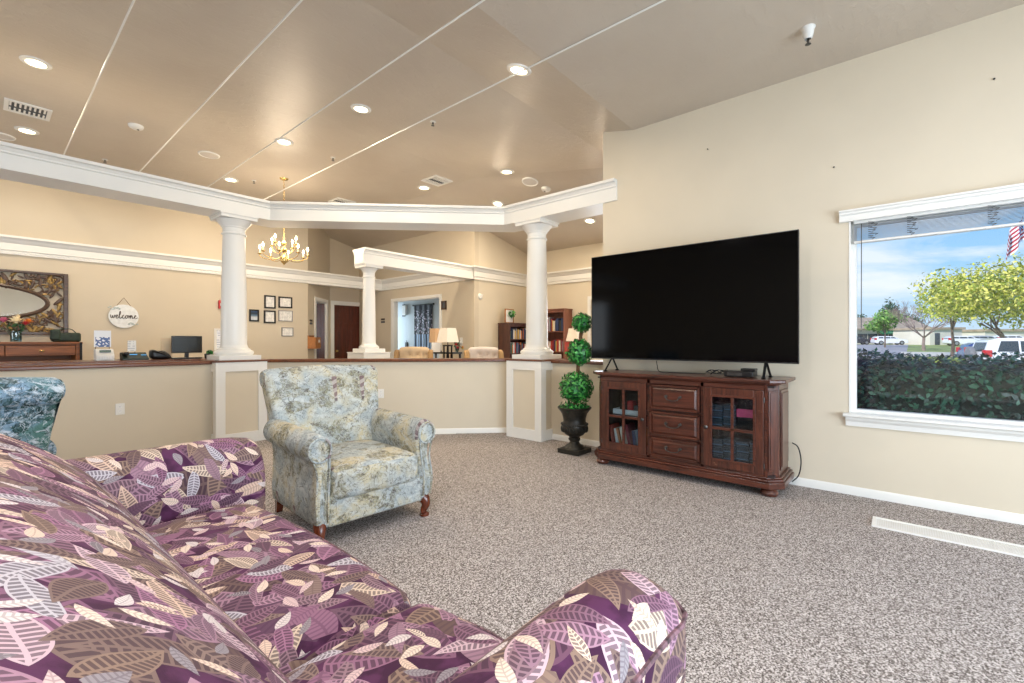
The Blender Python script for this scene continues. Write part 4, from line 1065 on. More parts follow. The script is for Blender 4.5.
# chandelier
cp = on_ceiling(284, 178); ch = thing('chandelier', 'brass two-tier candle chandelier hanging behind the beam in the reception', 'chandelier', cp)
MB().lathe([(.001, -.03), (.03, -.028), (.062, -.012), (.066, 0)], seg=28).build('canopy', M['brass'], ch)
ZC = 2.60 - cp.z
mb = MB(); z = -.03; i = 0
while z > ZC + .26:
    pts = [(.009 * math.sin(a) * (1 if i % 2 else 0), .009 * math.sin(a) * (0 if i % 2 else 1), z - .016 - .017 * math.cos(a)) for a in [2 * PI * q / 8 for q in range(9)]]
    mb.tube(pts, .0028, 5, False); z -= .027; i += 1
mb.build('chain', M['brass'], ch)
MB().lathe([(.001, .27), (.012, .265), (.018, .24), (.010, .22), (.022, .20), (.035, .18), (.030, .15), (.014, .13), (.020, .10), (.042, .085), (.044, .06), (.022, .04), (.016, .01), (.030, -.02), (.050, -.05), (.058, -.085), (.050, -.12), (.026, -.145), (.010, -.155), (.012, -.165), (.001, -.172)], (0, 0, ZC), 28).build('body', M['brass'], ch)
def chand_arm(a, r, z0, zc):
    d = Vector((math.cos(a), math.sin(a), 0)); P = lambda q, z: (d.x * q, d.y * q, ZC + z)
    o = MB().tube(catmull([P(.03, z0), P(r * .35, z0 - .06), P(r * .72, z0 - .055), P(r * .98, zc - .04), P(r, zc)], 5), .0055, 7).build('arm', M['brass'], ch)
    MB().lathe([(.006, -.008), (.03, 0), (.033, .008), (.012, .01), (.011, .018)], P(r, zc), 16).build('candle_cup', M['brass'], o)
    MB().lathe([(.0095, .012), (.0095, .075), (.001, .076)], P(r, zc), 12).build('candle_sleeve', M['candle'], o)
    MB().lathe([(.004, .075), (.014, .092), (.015, .104), (.007, .128), (.001, .142)], P(r, zc), 12).build('bulb', M['flame'], o)
for i in range(8): chand_arm(2 * PI * i / 8 + .2, .345, -.03, -.01)
for i in range(4): chand_arm(2 * PI * i / 4 + .55, .21, .09, .14)
pl = bpy.data.lights.new('chandelier_glow', 'POINT'); pl.energy = 40; pl.color = WARM; pl.shadow_soft_size = .3
po = bpy.data.objects.new('chandelier_glow', pl); C.objects.link(po); po.parent = ch; po.location = (0, 0, ZC + .28)

# ================================================================== SMALL WALL AND FLOOR FITTINGS
def plate(name, label, cat, o, w, h, rot, slots=True, switch=False):
    t = thing(name, label, cat, o, rot)
    MB().rbox((0, -.004, 0), (w, .008, h), .003, 2).build('cover_plate', M['white'], t)
    mb = MB()
    for zz in ((-.022, .022) if slots else ()): mb.lathe([(.001, 0), (.014, 0), (.015, -.001)], (0, -.0085, zz), 16, Matrix.Rotation(PI / 2, 4, 'X'))
    if switch: mb.box(-.005, .005, -.016, -.008, -.012, .012)
    mb.build('switch' if switch else 'socket', M['paper'], t)
    if slots:
        mb = MB()
        for zz in (-.022, .022):
            for xx in (-.005, .005): mb.box(xx - .001, xx + .001, -.0105, -.009, zz - .002, zz + .006)
        mb.build('slot', M['black'], t, smooth=False, weld=False)
    return t
plate('power_outlet', 'white power outlet on the low wall left of the near column', 'outlet', on_y(120, 408.5, 6.174), .075, .118, 0)
q = ray(381, 393); tt = (8.72 - .108) / (q.x + q.y)
plate('power_outlet', 'white power outlet on the low wall just right of the blue armchair back', 'outlet', (q.x * tt, q.y * tt, EYE + q.z * tt), .075, .118, R(-45))
def floor_vent(label, loc, rot, L, wd):
    t = thing('floor_vent', label, 'floor vent', loc, rot); mb = MB()
    for a, b, c, d in ((-L / 2, L / 2, -wd / 2, -wd / 2 + .018), (-L / 2, L / 2, wd / 2 - .018, wd / 2), (-L / 2, -L / 2 + .02, -wd / 2 + .018, wd / 2 - .018), (L / 2 - .02, L / 2, -wd / 2 + .018, wd / 2 - .018)): mb.box(a, b, c, d, .001, .012)
    mb.build('rim', M['white'], t, smooth=False, weld=False)
    MB().box(-L / 2 + .01, L / 2 - .01, -wd / 2 + .01, wd / 2 - .01, .0005, .004).build('damper', M['paper'], t, smooth=False)
    mb = MB(); n = int(L / .012)
    for i in range(n): a = -L / 2 + .02 + (L - .04) * i / n; mb.box(a, a + .006, -wd / 2 + .015, wd / 2 - .015, .003, .008)
    o = mb.build('louver', M['white_matt'], t, smooth=False, weld=False); o['kind'] = 'stuff'
floor_vent('long white floor vent in the carpet under the big window', (3.92, .146 - .55, 0), R(90), 1.10, .20)
q = ray(441, 433); tt = EYE / -q.z; floor_vent('white floor vent at the foot of the low wall behind the blue armchair', (q.x * tt, q.y * tt, 0), R(-45), .40, .10)
for u, v, lb in ((708, 149, 'small dark nail hole in the wall above the television, left one'), (834, 167, 'small dark nail in the wall between television and window'), (994, 79, 'small hook high on the wall above the window')):
    p = on_x(u, v, WX); o = MB().lathe([(.001, 0), (.004, 0), (.004, .012), (.006, .014), (.001, .016)], p, 10, Matrix.Rotation(R(-90), 4, 'Y')).build('wall_nail', M['black_metal']); tag(o, lb, 'nail')

# ================================================================== RECEPTION SIDE
def xs(u, y): return on_y(u, 341, y).x
def zs(u, v, y): return on_y(u, v, y).z
def flat_frame(name, label, cat, x0, x1, z0, z1, y, fw, mf, mi, group=None, th=.02, mount=0.0):
    t = thing(name, label, cat, ((x0 + x1) / 2, y, (z0 + z1) / 2), 0, group); w, h = (x1 - x0) / 2, (z1 - z0) / 2; mb = MB()
    for a, b, c, d in ((-w, -w + fw, -h, h), (w - fw, w, -h, h), (-w + fw, w - fw, -h, -h + fw), (-w + fw, w - fw, h - fw, h)): mb.box(a, b, -th, 0, c, d)
    mb.build('frame', mf, t, smooth=False, weld=False)
    MB().box(-w + fw * .8, w - fw * .8, -th * .5, -.001, -h + fw * .8, h - fw * .8).build('picture', mi, t, smooth=False)
    return t
def doc_mat(name, bg, ink, rows=9.0, photo=False):
    m, t, bs = new_mat(name); co = obj_co(t); x, y, z = t.sep(co)
    if photo:
        c = t.ramp(t.m('MULTIPLY_ADD', z, 3.2, .5), [(.1, lin(210, 220, 226)), (.38, lin(232, 238, 242)), (.5, lin(96, 130, 160)), (.62, lin(26, 40, 60)), (.8, lin(44, 84, 130))])
        n = t.noise(co, 14, 3); c = t.mix(t.m('MULTIPLY', n, .5), c, lin(30, 44, 60))
    else:
        ln = t.m('GREATER_THAN', t.m('FRACT', t.m('MULTIPLY', z, rows * 4)), .55); wd = t.m('GREATER_THAN', t.noise(t.vm('MULTIPLY', co, (1, 0, .2)), 40, 2), .47)
        c = t.mix(t.m('MULTIPLY', t.m('MULTIPLY', ln, wd), .4), lin(*bg), lin(*ink))
    t.link(c, bs.inputs['Base Color']); bs.inputs['Roughness'].default_value = .4; return m
DOC = doc_mat('printed_certificate', (232, 230, 224), (120, 120, 130)); PHOTO = doc_mat('landscape_photo', (0, 0, 0), (0, 0, 0), photo=True)
DOCB = doc_mat('blue_printed_notice', (236, 240, 246), (60, 90, 150), 6)
SILV = plain('silver_frame', (150, 150, 154), .3, .7, var=.05)
YW = YB - .001
for (u0, u1, v0, v1, fr, im, lb) in ((264, 275.4, 295, 308, 'black', DOC, 'black-framed certificate, upper left of the four on the reception wall'), (278.2, 292, 296.4, 307.6, 'black', DOC, 'black-framed certificate, upper right of the four on the reception wall'),
        (263.6, 275.4, 310, 322.8, 'black', DOC, 'black-framed certificate, lower left of the four on the reception wall'), (278.2, 292.4, 310, 320.9, SILV, DOC, 'silver-framed certificate, lower right of the four on the reception wall'),
        (281.4, 293, 327, 335.8, SILV, DOC, 'small silver-framed notice alone below the four certificates'), (249, 258.8, 309, 321, 'black', PHOTO, 'small blue and white photograph in black frame, right of the near column')):
    um, vm_ = (u0 + u1) / 2, (v0 + v1) / 2
    flat_frame('picture_frame', lb, 'picture frame', xs(u0, YW), xs(u1, YW), zs(um, v1, YW), zs(um, v0, YW), YW, .028 if fr == 'black' else .015, M['black'] if fr == 'black' else fr, im, 'frames on the reception wall')
# fire alarm pull and framed notice beside the column
x0 = xs(217.2, YW); x1 = xs(220.5, YW)
t = thing('fire_alarm', 'red fire alarm on the reception wall, just left of the near column', 'fire alarm', ((x0 + x1) / 2 + .035, YW, zs(218.6, 304, YW)))
MB().rbox((0, -.025, 0), (.10, .05, .15), .008, 2).build('housing', M['red'], t); MB().box(-.03, .03, -.058, -.05, -.03, .02).build('handle', M['paper'], t, smooth=False)
flat_frame('notice_frame', 'white-framed blue printed notice low on the wall, half behind the near column', 'notice', xs(214, YW), xs(223, YW), zs(218, 350, YW), zs(218, 328, YW), YW, .035, M['white_matt'], DOCB)
# round welcome sign
c = on_y(123.8, 315.8, YW - .02); rs = .185
ws = thing('welcome_sign', 'round white wooden sign lettered welcome, hung by a cord on the wall', 'sign', c)
MB().lathe([(.001, -.01), (rs, -.01), (rs + .002, 0), (rs, .01), (.001, .01)], (0, 0, 0), 48, Matrix.Rotation(PI / 2, 4, 'X')).build('board', plain('whitewashed_board', (226, 228, 228), .6, var=.08, scale=20), ws, angle=30)
SC = .044
strokes = [[(0, .8), (.12, .9), (.2, .4), (.35, .05), (.55, .3), (.65, .8), (.7, .3), (.85, .05), (1.05, .35), (1.15, .9), (1.3, .8)],
           [(1.3, .35), (1.75, .6), (1.82, .88), (1.62, .95), (1.45, .6), (1.5, .15), (1.72, .0), (2.05, .3), (2.5, 1.3), (2.58, 1.9), (2.42, 2.0), (2.3, 1.4), (2.3, .5), (2.42, .05), (2.65, .05), (2.9, .4)],
           [(3.42, .78), (3.28, .95), (3.06, .75), (3.0, .4), (3.12, .05), (3.38, .02), (3.65, .3), (3.85, .7)],
           [(4.05, .95), (3.82, .7), (3.82, .25), (4.0, .0), (4.24, .25), (4.25, .7), (4.05, .95), (4.3, .82), (4.55, .9)],
           [(4.55, .9), (4.64, .5), (4.64, .03), (4.74, .55), (4.95, .95), (5.06, .6), (5.06, .03), (5.16, .55), (5.36, .95), (5.47, .6), (5.5, .15), (5.66, .03), (5.95, .35)],
           [(5.95, .35), (6.35, .62), (6.42, .88), (6.22, .95), (6.05, .6), (6.1, .15), (6.35, .0), (6.85, .3)]]
for st, nm in zip(strokes, 'welcome'):
    pts = [((a - 3.4) * SC * 1.12, -.0125, (b - .62) * SC * 1.25) for a, b in st]
    MB().tube(catmull([(p[0], p[1], p[2]) for p in pts], 4), .0050, 6).build('lettering', plain('dark_brown_lettering', (58, 40, 34), .6, var=0), ws)
MB().tube([(-.085, -.004, .165), (0, -.002, .295), (.085, -.004, .165)], .004, 6).build('hanging_cord', M['bark'], ws)
mb = MB()
for sx, sz in ((-.11, .13), (.10, -.12)):
    for i in range(14):
        a = random.uniform(0, 6.28); r_ = random.uniform(0, .05); mb.ball((sx + r_ * 1.6 * math.cos(a), -.012, sz + r_ * math.sin(a) * .6), (.014, .003, .008), 8, 5)
mb.build('leaf_ornament', plain('pale_grey_leaf', (176, 188, 186), .6, var=.2, scale=50), ws)

# carved mirror
mx0, mx1, mz0, mz1 = -1.05, .855, 1.32, 2.215
mc = ((mx0 + mx1) / 2, YW, (mz0 + mz1) / 2); mw, mh = (mx1 - mx0) / 2, (mz1 - mz0) / 2
mr = thing('wall_mirror', 'wide carved openwork mirror frame with oval glass above the wooden desk', 'mirror', mc)
DKW = wood('bronzed_carved_wood', (44, 30, 24), (92, 66, 48), .4, 0, 16); GLD = plain('antique_gold', (150, 122, 70), .35, .5, var=.3, scale=30)
mb = MB(); fw = .05
for a, b, c_, d in ((-mw, -mw + fw, -mh, mh), (mw - fw, mw, -mh, mh), (-mw + fw, mw - fw, -mh, -mh + fw * .7), (-mw + fw, mw - fw, mh - fw * .7, mh)): mb.box(a, b, -.05, 0, c_, d)
mb.build('outer_frame', DKW, mr, smooth=False, weld=False, bevel=.006)
ox, oz = .72, .225
pts = [((ox + .02) * math.cos(2 * PI * i / 64), -.03, (oz + .02) * math.sin(2 * PI * i / 64)) for i in range(65)]
MB().tube(pts, .026, 8, False).build('oval_rim', DKW, mr)
MB().mesh([(ox * 1.02 * math.cos(2 * PI * i / 64), -.022, oz * 1.02 * math.sin(2 * PI * i / 64)) for i in range(64)] + [(ox * 1.02 * math.cos(2 * PI * i / 64), -.012, oz * 1.02 * math.sin(2 * PI * i / 64)) for i in range(64)],
     [tuple(range(64)), tuple(range(127, 63, -1))] + [(i, i + 64, (i + 1) % 64 + 64, (i + 1) % 64) for i in range(64)]).build('mirror_glass', plain('mirror_silver', (235, 240, 244), .03, 1.0, var=0), mr, smooth=False)
mb = MB(); random.seed(11)
def outside(x, z, k=1.08): return (x / (ox * k)) ** 2 + (z / (oz * k)) ** 2 > 1
cnt = 0
while cnt < 430:
    x, z = random.uniform(-mw + .08, mw - .08), random.uniform(-mh + .06, mh - .06)
    if not outside(x, z, 1.16): continue
    cnt += 1; a = random.uniform(0, 2 * PI); L1 = random.uniform(.05, .1); dz_ = random.uniform(-.012, .012); mb.mi = random.choice((0, 0, 1))
    if cnt % 2:
        cr = random.choice((-1, 1)) * random.uniform(.4, 1); P = []
        for i in range(9):
            s = i / 8 * L1 * 2.4; P.append((x + math.cos(a + cr * i * .25) * s * .8, -.028, z + math.sin(a + cr * i * .25) * s * .55))
        P = [p for p in P if outside(p[0], p[2], 1.05) and abs(p[0]) < mw - .04 and abs(p[2]) < mh - .03]
        if len(P) > 2: mb.tube(P, .011, 6)
    else:
        m = Matrix.Rotation(-a, 4, 'Y'); mb.ball((x, -.03, z), (L1 * .75, .012, L1 * .24), 10, 6, m)
mb.build('carving', [DKW, GLD], mr)
# writing desk under the mirror
wd = thing('writing_desk', 'tall walnut desk with drawers against the reception wall under the mirror', 'desk', (-.13, 9.05, 0))
hw = 1.06; WD = M['wood_desk']
MB().box(-hw - .02, hw + .02, -.27, .31, 1.185, 1.215).build('top', WD, wd, smooth=False, bevel=.006)
mb = MB().box(-hw, -hw + .05, -.25, .30, 0, 1.185).box(hw - .05, hw, -.25, .30, 0, 1.185).box(-hw, hw, .28, .30, .3, 1.185).box(-hw + .05, hw - .05, -.22, .28, .80, .83).box(-hw, hw, -.235, -.215, 1.165, 1.185)
mb.build('carcass', WD, wd, smooth=False, weld=False, bevel=.003)
for x0, x1 in ((-hw + .055, -.36), (-.35, .34), (.35, hw - .055)):
    o = MB().box(x0, x1, -.25, -.225, 1.03, 1.16).box(x0 + .02, x1 - .02, -.255, -.25, 1.05, 1.14).build('drawer', WD, wd, smooth=False, weld=False, bevel=.002)
    MB().ball(((x0 + x1) / 2, -.268, 1.095), (.03, .012, .012), 12, 8).build('pull', M['brass'], o)
MB().box(hw - .012, hw + .012, -.29, -.265, .3, 1.21).build('side_rail', M['black_metal'], wd, smooth=False)
p = on_y(68 / 5.69, 370, 8.8)
t = thing('flower_vase', 'blue glass jar of cream, red and orange flowers on the walnut desk', 'vase', (xs(16, 8.95), 8.95, 1.215))
MB().lathe([(.001, .004), (.05, .004), (.054, .03), (.054, .12), (.042, .135), (.044, .15), (.040, .15), (.038, .135), (.049, .118), (.049, .03), (.001, .01)], seg=24).build('jar', M['vase_glass'], t)
FL = {k_: plain('petal_' + k_, c_, .6, var=.15, scale=30) for k_, c_ in (('cream', (240, 224, 186)), ('red', (176, 40, 52)), ('orange', (226, 140, 52)), ('pink', (204, 110, 140)), ('white', (240, 238, 234)), ('yellow', (230, 196, 70)))}
STEM = plain('flower_stem_green', (52, 92, 50), .6, var=.2)
def bouquet(t, z0, fl, r):
    mb = MB()
    for x, y, z, k_, s in fl: mb.tube([(x * .2, y * .2, z0 - .10), (x * .5, y * .5, z0), (x, y, z - .01)], .003, 5)
    for i in range(40):
        a = random.uniform(0, 6.28); leaf(mb, Vector((math.cos(a) * r * .7, math.sin(a) * r * .7, z0 + random.uniform(.0, .1))), Vector((math.cos(a), math.sin(a), .4)).normalized(), .03)
    mb.MI = [0] * len(mb.F); mb.build('stems', STEM, t, weld=False)
    for x, y, z, k_, s in fl:
        mb = MB()
        for ring_ in range(3):
            for i in range(9):
                a = 2 * PI * i / 9 + ring_ * .3; tl = .25 + ring_ * .45; m = Matrix.Rotation(a, 4, 'Z') @ Matrix.Rotation(-tl, 4, 'Y'); mb.ball(Vector((x, y, z)) + (m @ Vector((s * .55, 0, 0))), (s * .5, s * .22, s * .06), 8, 5, m)
        mb.ball((x, y, z), s * .22, 8, 6); mb.build('bloom', FL[k_], t)
bouquet(t, .15, [(0, -.06, .26, 'cream', .085), (.11, -.03, .26, 'orange', .06), (.085, -.06, .235, 'red', .05), (-.11, 0, .27, 'pink', .06), (-.17, .0, .22, 'white', .04), (.02, .04, .34, 'cream', .03)], .10)
t = thing('hand_bag', 'small dark green box-shaped bag on the right end of the walnut desk', 'bag', (xs(66, 9.0), 9.0, 1.215))
GB = plain('dark_green_cloth', (30, 48, 36), .6, var=.3, scale=20)
MB().rbox((0, 0, .065), (.30, .17, .13), .03, 4).build('bag_body', GB, t); MB().rbox((-.11, -.02, .10), (.10, .15, .15), .02, 3).build('side_pocket', GB, t)
MB().tube(catmull([(-.10, 0, .13), (-.05, 0, .18), (.05, 0, .18), (.10, 0, .13)], 5), .007, 6).build('handle', GB, t)
# reception counter and the things on it
YC = 6.88; ZT_ = 1.004
rc = thing('reception_counter', 'brown reception counter standing behind the low wall at left', 'counter', (.95, 6.94, 0))
MB().box(-1.75, 1.3, -.36, .36, ZT_ - .03, ZT_).build('counter_top', M['cap_wood'], rc, smooth=False, bevel=.005)
MB().box(-1.70, 1.2, -.30, .32, 0, ZT_ - .03).build('body', M['wall'], rc, smooth=False)
t = thing('label_printer', 'white desk calculator-printer with green display standing on the counter', 'printer', (xs(104, YC), YC, ZT_))
wp = (xs(113, YC) - xs(95, YC)) / 2; hp = zs(104, 348.5, YC) - ZT_
mb = MB().prism([(-.10, 0), (-.10, hp * .45), (-.03, hp), (.09, hp), (.09, 0)], -wp, wp, 'yz'); mb.build('housing', M['white_matt'], t, smooth=False, bevel=.006)
MB().box(-wp * .62, wp * .66, -.078, -.06, hp * .72, hp * .92).build('display', plain('green_lcd', (74, 88, 56), .3, var=.05), t, smooth=False)
mb = MB()
for i in range(5): mb.box(-wp * .6 + i * wp * .27, -wp * .6 + i * wp * .27 + wp * .18, -.108, -.098, hp * .12, hp * .36)
mb.build('button', M['paper'], t, smooth=False, weld=False)
def paper_sign(name, label, u0, u1, v0, v1, y, mat, z_leg):
    x0, x1 = xs(u0, y), xs(u1, y); z0, z1 = zs((u0 + u1) / 2, v1, y), zs((u0 + u1) / 2, v0, y)
    t = thing(name, label, 'notice', ((x0 + x1) / 2, y, z_leg)); w = (x1 - x0) / 2
    MB().box(-w, w, -.004, .004, z0 - z_leg, z1 - z_leg).build('sheet', mat, t, smooth=False)
    MB().tube([(-w * .8, .01, 0), (-w * .8, .01, z0 - z_leg + .03)], .004, 6).tube([(w * .8, .01, 0), (w * .8, .01, z0 - z_leg + .03)], .004, 6).box(-w * .9, w * .9, -.03, .05, 0, .006).build('stand', M['pewter'], t)
m_, t_, bs_ = new_mat('blue_pictogram_notice'); co_ = obj_co(t_)
vv = t_.n('ShaderNodeTexVoronoi', feature='DISTANCE_TO_EDGE'); t_.link(t_.vm('MULTIPLY', co_, (26, 0, 26)), vv.inputs['Vector']); vv.inputs['Scale'].default_value = 1
x_, y_, z_ = t_.sep(co_)
inn = t_.m('MULTIPLY', t_.m('LESS_THAN', t_.m('ABSOLUTE', x_), .062), t_.m('LESS_THAN', t_.m('ABSOLUTE', t_.m('SUBTRACT', z_, .205)), .062))
t_.link(t_.mix(t_.m('MULTIPLY', inn, t_.m('LESS_THAN', vv.outputs['Distance'], .17)), lin(238, 240, 244), lin(86, 110, 160)), bs_.inputs['Base Color'])
paper_sign('counter_notice', 'white notice with blue pictograms standing behind the counter printer', 94, 111, 330, 346.5, YC + .14, m_, ZT_)
paper_sign('counter_notice', 'small plain white notice standing behind the desk telephone', 127.5, 136, 340, 351, YC + .14, DOC, ZT_)
t = thing('desk_telephone', 'dark desk telephone with two lit blue displays on the counter', 'telephone', (xs(134.5, YC), YC, ZT_)); wt = (xs(148, YC) - xs(122, YC)) / 2
MB().prism([(-.09, 0), (-.09, .02), (.08, .085), (.09, .085), (.09, 0)], -wt, wt, 'yz').build('base', plain('dark_green_plastic', (34, 48, 40), .4, var=.1), t, smooth=False, bevel=.004)
BL = plain('lit_blue_display', (70, 140, 190), .3, var=0, emit=(90, 170, 220), es=.8)
mm = Matrix.Rotation(R(21), 4, 'X')
MB().box(-wt * .35, wt * .22, .005, .05, .058, .066, None).build('display', BL, t, smooth=False); MB().box(wt * .5, wt * .92, -.02, .03, .053, .060).build('display', BL, t, smooth=False)
MB().rbox((-wt * .72, .0, .075), (.05, .18, .035), .015, 3).build('handset', M['black'], t)
t = thing('shoulder_bag', 'slouched black leather bag on the counter beside the monitor', 'bag', (xs(159, YC), YC - .05, ZT_)); wt = (xs(170, YC) - xs(149, YC)) / 2
BKL = plain('black_leather', (20, 20, 22), .35, var=.2, bump=.3, bscale=60)
def slump(p):
    q = p.copy(); s = (p.x + wt) / (2 * wt); q.z *= (1.0 - .75 * max(0, s - .25) ** 1.2); q.z += .012 * math.sin(p.x * 40) * (p.z / .12); return q
MB().rbox((0, 0, .062), (2 * wt, .14, .124), .045, 8, slump).build('bag_body', BKL, t)
MB().tube(catmull([(-wt * .8, -.05, .10), (-wt * .2, -.085, .085), (wt * .5, -.08, .045), (wt * .9, -.06, .02)], 5), .008, 6).build('strap', BKL, t)
ym = YC + .06
t = thing('computer_monitor', 'black flat computer monitor on the reception counter', 'monitor', (xs(187, ym), ym, ZT_)); wm = (xs(202, ym) - xs(171.5, ym)) / 2; hm = zs(187, 335.4, ym) - ZT_
MB().rbox((0, 0, (hm + .07) / 2), (2 * wm, .03, hm - .07), .006, 2).build('housing', M['black'], t)
MB().box(-wm + .012, wm - .012, -.0165, -.0148, .085, hm - .012).build('screen', M['monitor_screen'], t, smooth=False)
MB().box(-.02, .02, .0, .03, .0, .12).rbox((0, .0, .006), (.20, .15, .012), .005, 2).build('stand', M['black'], t)
o = MB().rbox((0, 0, .011), (.30, .10, .016), .005, 2).build('keyboard', M['black']); o.location = (xs(183, YC), YC - .17, ZT_); tag(o, 'black keyboard on the counter in front of the monitor', 'keyboard')
o = MB().box(-.055, .055, -.006, .006, 0, .26).box(-.055, .055, -.006, .05, 0, .008).build('desk_file', plain('manila_card', (214, 192, 158), .7, var=.05), smooth=False); o.location = (xs(168.5, ym), ym + .1, ZT_); tag(o, 'tan folder standing upright behind the computer monitor', 'folder')
o = MB().lathe([(.001, 0), (.026, 0), (.03, .06), (.027, .06), (.024, .005)], (xs(204, YC), YC - .12, ZT_), 18).build('pen_cup', M['pewter']); tag(o, 'small dark cup on the counter right of the monitor', 'cup')
t = thing('potted_plant', 'tiny green potted plant on the counter end beside the near column', 'plant', (xs(208.5, YC), YC - .05, ZT_))
MB().lathe([(.001, 0), (.025, 0), (.033, .05), (.028, .05), (.02, .02)], seg=18).build('pot', M['white_matt'], t)
mb = MB(); leaf_ball(mb, (0, 0, .068), .032, 160, .018); mb.build('foliage', GR, t, weld=False, recalc=False)

# ================================================================== HALL AND LIBRARY
def sgn_pair(label, loc, rot):
    t = thing('room_sign', label, 'sign', loc, rot); MB().box(-.075, .075, -.008, 0, .012, .052).build('upper_plate', plain('brown_sign_plate', (66, 54, 48), .5, var=.1), t, smooth=False); MB().box(-.075, .075, -.008, 0, -.052, -.012).build('lower_plate', M['grille'], t, smooth=False)
q = ray(311, 321.5); tt = (YB - 4.45) / (q.y - q.x); sgn_pair('pair of small dark room signs left of the half-open door', (q.x * tt - .004, q.y * tt - .004, EYE + q.z * tt), R(45))
sgn_pair('pair of small dark room signs on the tan wall right of the slim column', on_x(383, 320.2, TX - .001), R(-90))
q = ray(314.5, 342); tt = (YB - 4.45 - .12) / (q.y - q.x)
t = thing('wall_file_box', 'light oak box mounted on the wall beside the half-open door', 'wall box', (q.x * tt, q.y * tt, EYE + q.z * tt), R(45))
MB().box(-.16, .16, -.075, -.06, -.13, .11).box(-.16, .16, .06, .085, -.13, .15).box(-.16, -.145, -.06, .06, -.13, .11).box(.145, .16, -.06, .06, -.13, .11).box(-.16, .16, -.06, .06, -.13, -.115).build('box_body', M['wood_box'], t, smooth=False, weld=False)
MB().box(.02, .10, -.08, -.075, .0, .06).build('label_plate', M['paper'], t, smooth=False)
p = on_x(444.2, 304.8, TX - .001); t = thing('picture_frame', 'small dark picture frame on the tan wall right of the hall opening', 'picture frame', p, R(-90))
mb = MB(); [mb.box(a, b, -.02, 0, c, d) for a, b, c, d in ((-.075, -.045, -.09, .09), (.045, .075, -.09, .09), (-.075, .075, -.09, -.06), (-.075, .075, .06, .09))]; mb.build('frame', DKW, t, smooth=False, weld=False); MB().box(-.05, .05, -.012, 0, -.065, .065).build('picture', M['grille'], t, smooth=False)
HX = 7.449
p = on_x(424, 326, HX); t = thing('quilt_hanging', 'dark patterned cloth hanging on a rod in the bright hall', 'wall hanging', p, R(-90))
m_, t_, bs_ = new_mat('dark_blue_patchwork'); co_ = obj_co(t_); x_, y_, z_ = t_.sep(co_)
vv = t_.n('ShaderNodeTexVoronoi'); t_.link(co_, vv.inputs['Vector']); vv.inputs['Scale'].default_value = 16
c_ = t_.ramp(vv.outputs['Distance'], [(.28, lin(196, 186, 206)), (.38, lin(70, 62, 84)), (.55, lin(24, 26, 40))])
st_ = t_.mix(t_.m('GREATER_THAN', t_.m('FRACT', t_.m('MULTIPLY', x_, 9)), .5), lin(28, 40, 70), lin(150, 176, 208))
c_ = t_.mix(t_.m('LESS_THAN', z_, -.2), c_, st_); c_ = t_.mix(t_.m('GREATER_THAN', z_, .42), c_, lin(34, 38, 52)); t_.link(c_, bs_.inputs['Base Color'])
wv = (on_x(415.5, 326, HX).y - on_x(433, 326, HX).y) / 2; hv = .56
mb = MB(); n = 16
for i in range(n):
    x0, x1 = -wv + 2 * wv * i / n, -wv + 2 * wv * (i + 1) / n; f = lambda x: -.03 - .008 * math.sin(x * 30); mb.quad([(x0, f(x0), -hv), (x1, f(x1), -hv), (x1, f(x1), hv), (x0, f(x0), hv)])
for i in range(n):
    x0, x1 = -wv + 2 * wv * i / n, -wv + 2 * wv * (i + 1) / n; f = lambda x: -.022 - .008 * math.sin(x * 30); mb.quad([(x1, f(x1), -hv), (x0, f(x0), -hv), (x0, f(x0), hv), (x1, f(x1), hv)])
mb.build('cloth', m_, t, recalc=False); MB().tube([(-wv - .05, -.03, hv), (wv + .05, -.03, hv)], .014, 8).ball((-wv - .06, -.03, hv), .024, 10, 8).ball((wv + .06, -.03, hv), .024, 10, 8).build('rod', M['black_metal'], t)
p = on_x(405.5, 310, HX); t = thing('wall_sconce', 'square wall light beside the cloth hanging in the hall', 'wall light', p, R(-90))
MB().box(-.11, .0, -.03, 0, -.16, .16).build('back_plate', M['grille'], t, smooth=False, bevel=.004); MB().box(-.03, .11, -.09, -.01, -.13, .13).build('shade', M['paper'], t, smooth=False, bevel=.006)
p = on_x(407, 344, HX); t = thing('hall_outlet_box', 'small grey box low on the hall wall', 'box', p, R(-90)); MB().rbox((0, -.02, 0), (.09, .04, .12), .008, 2).build('housing', M['grille'], t); MB().tube([(.03, -.02, .06), (.03, -.05, .11)], .008, 6).build('lever', M['pewter'], t)
p = on_y(480, 296, 6.299); t = thing('wall_sensor', 'small round white sensor high on the cream wall above the tufted chair', 'sensor', p)
MB().lathe([(.001, -.03), (.04, -.028), (.06, -.01), (.062, 0)], (0, 0, 0), 24, Matrix.Rotation(PI / 2, 4, 'X') @ Matrix.Scale(-1, 4, (0, 0, 1)) if False else Matrix.Rotation(-PI / 2, 4, 'X')).build('housing', M['white_matt'], t)
MB().tube([(.05, -.005, .02), (.08, -.005, .05)], .008, 6).build('bracket', M['white_matt'], t)
p = on_x(461.5, 340, TX - .001); plate('light_switch', 'white light switch on the tan wall behind the lamp', 'switch', p, .075, .118, R(-90), False, True)
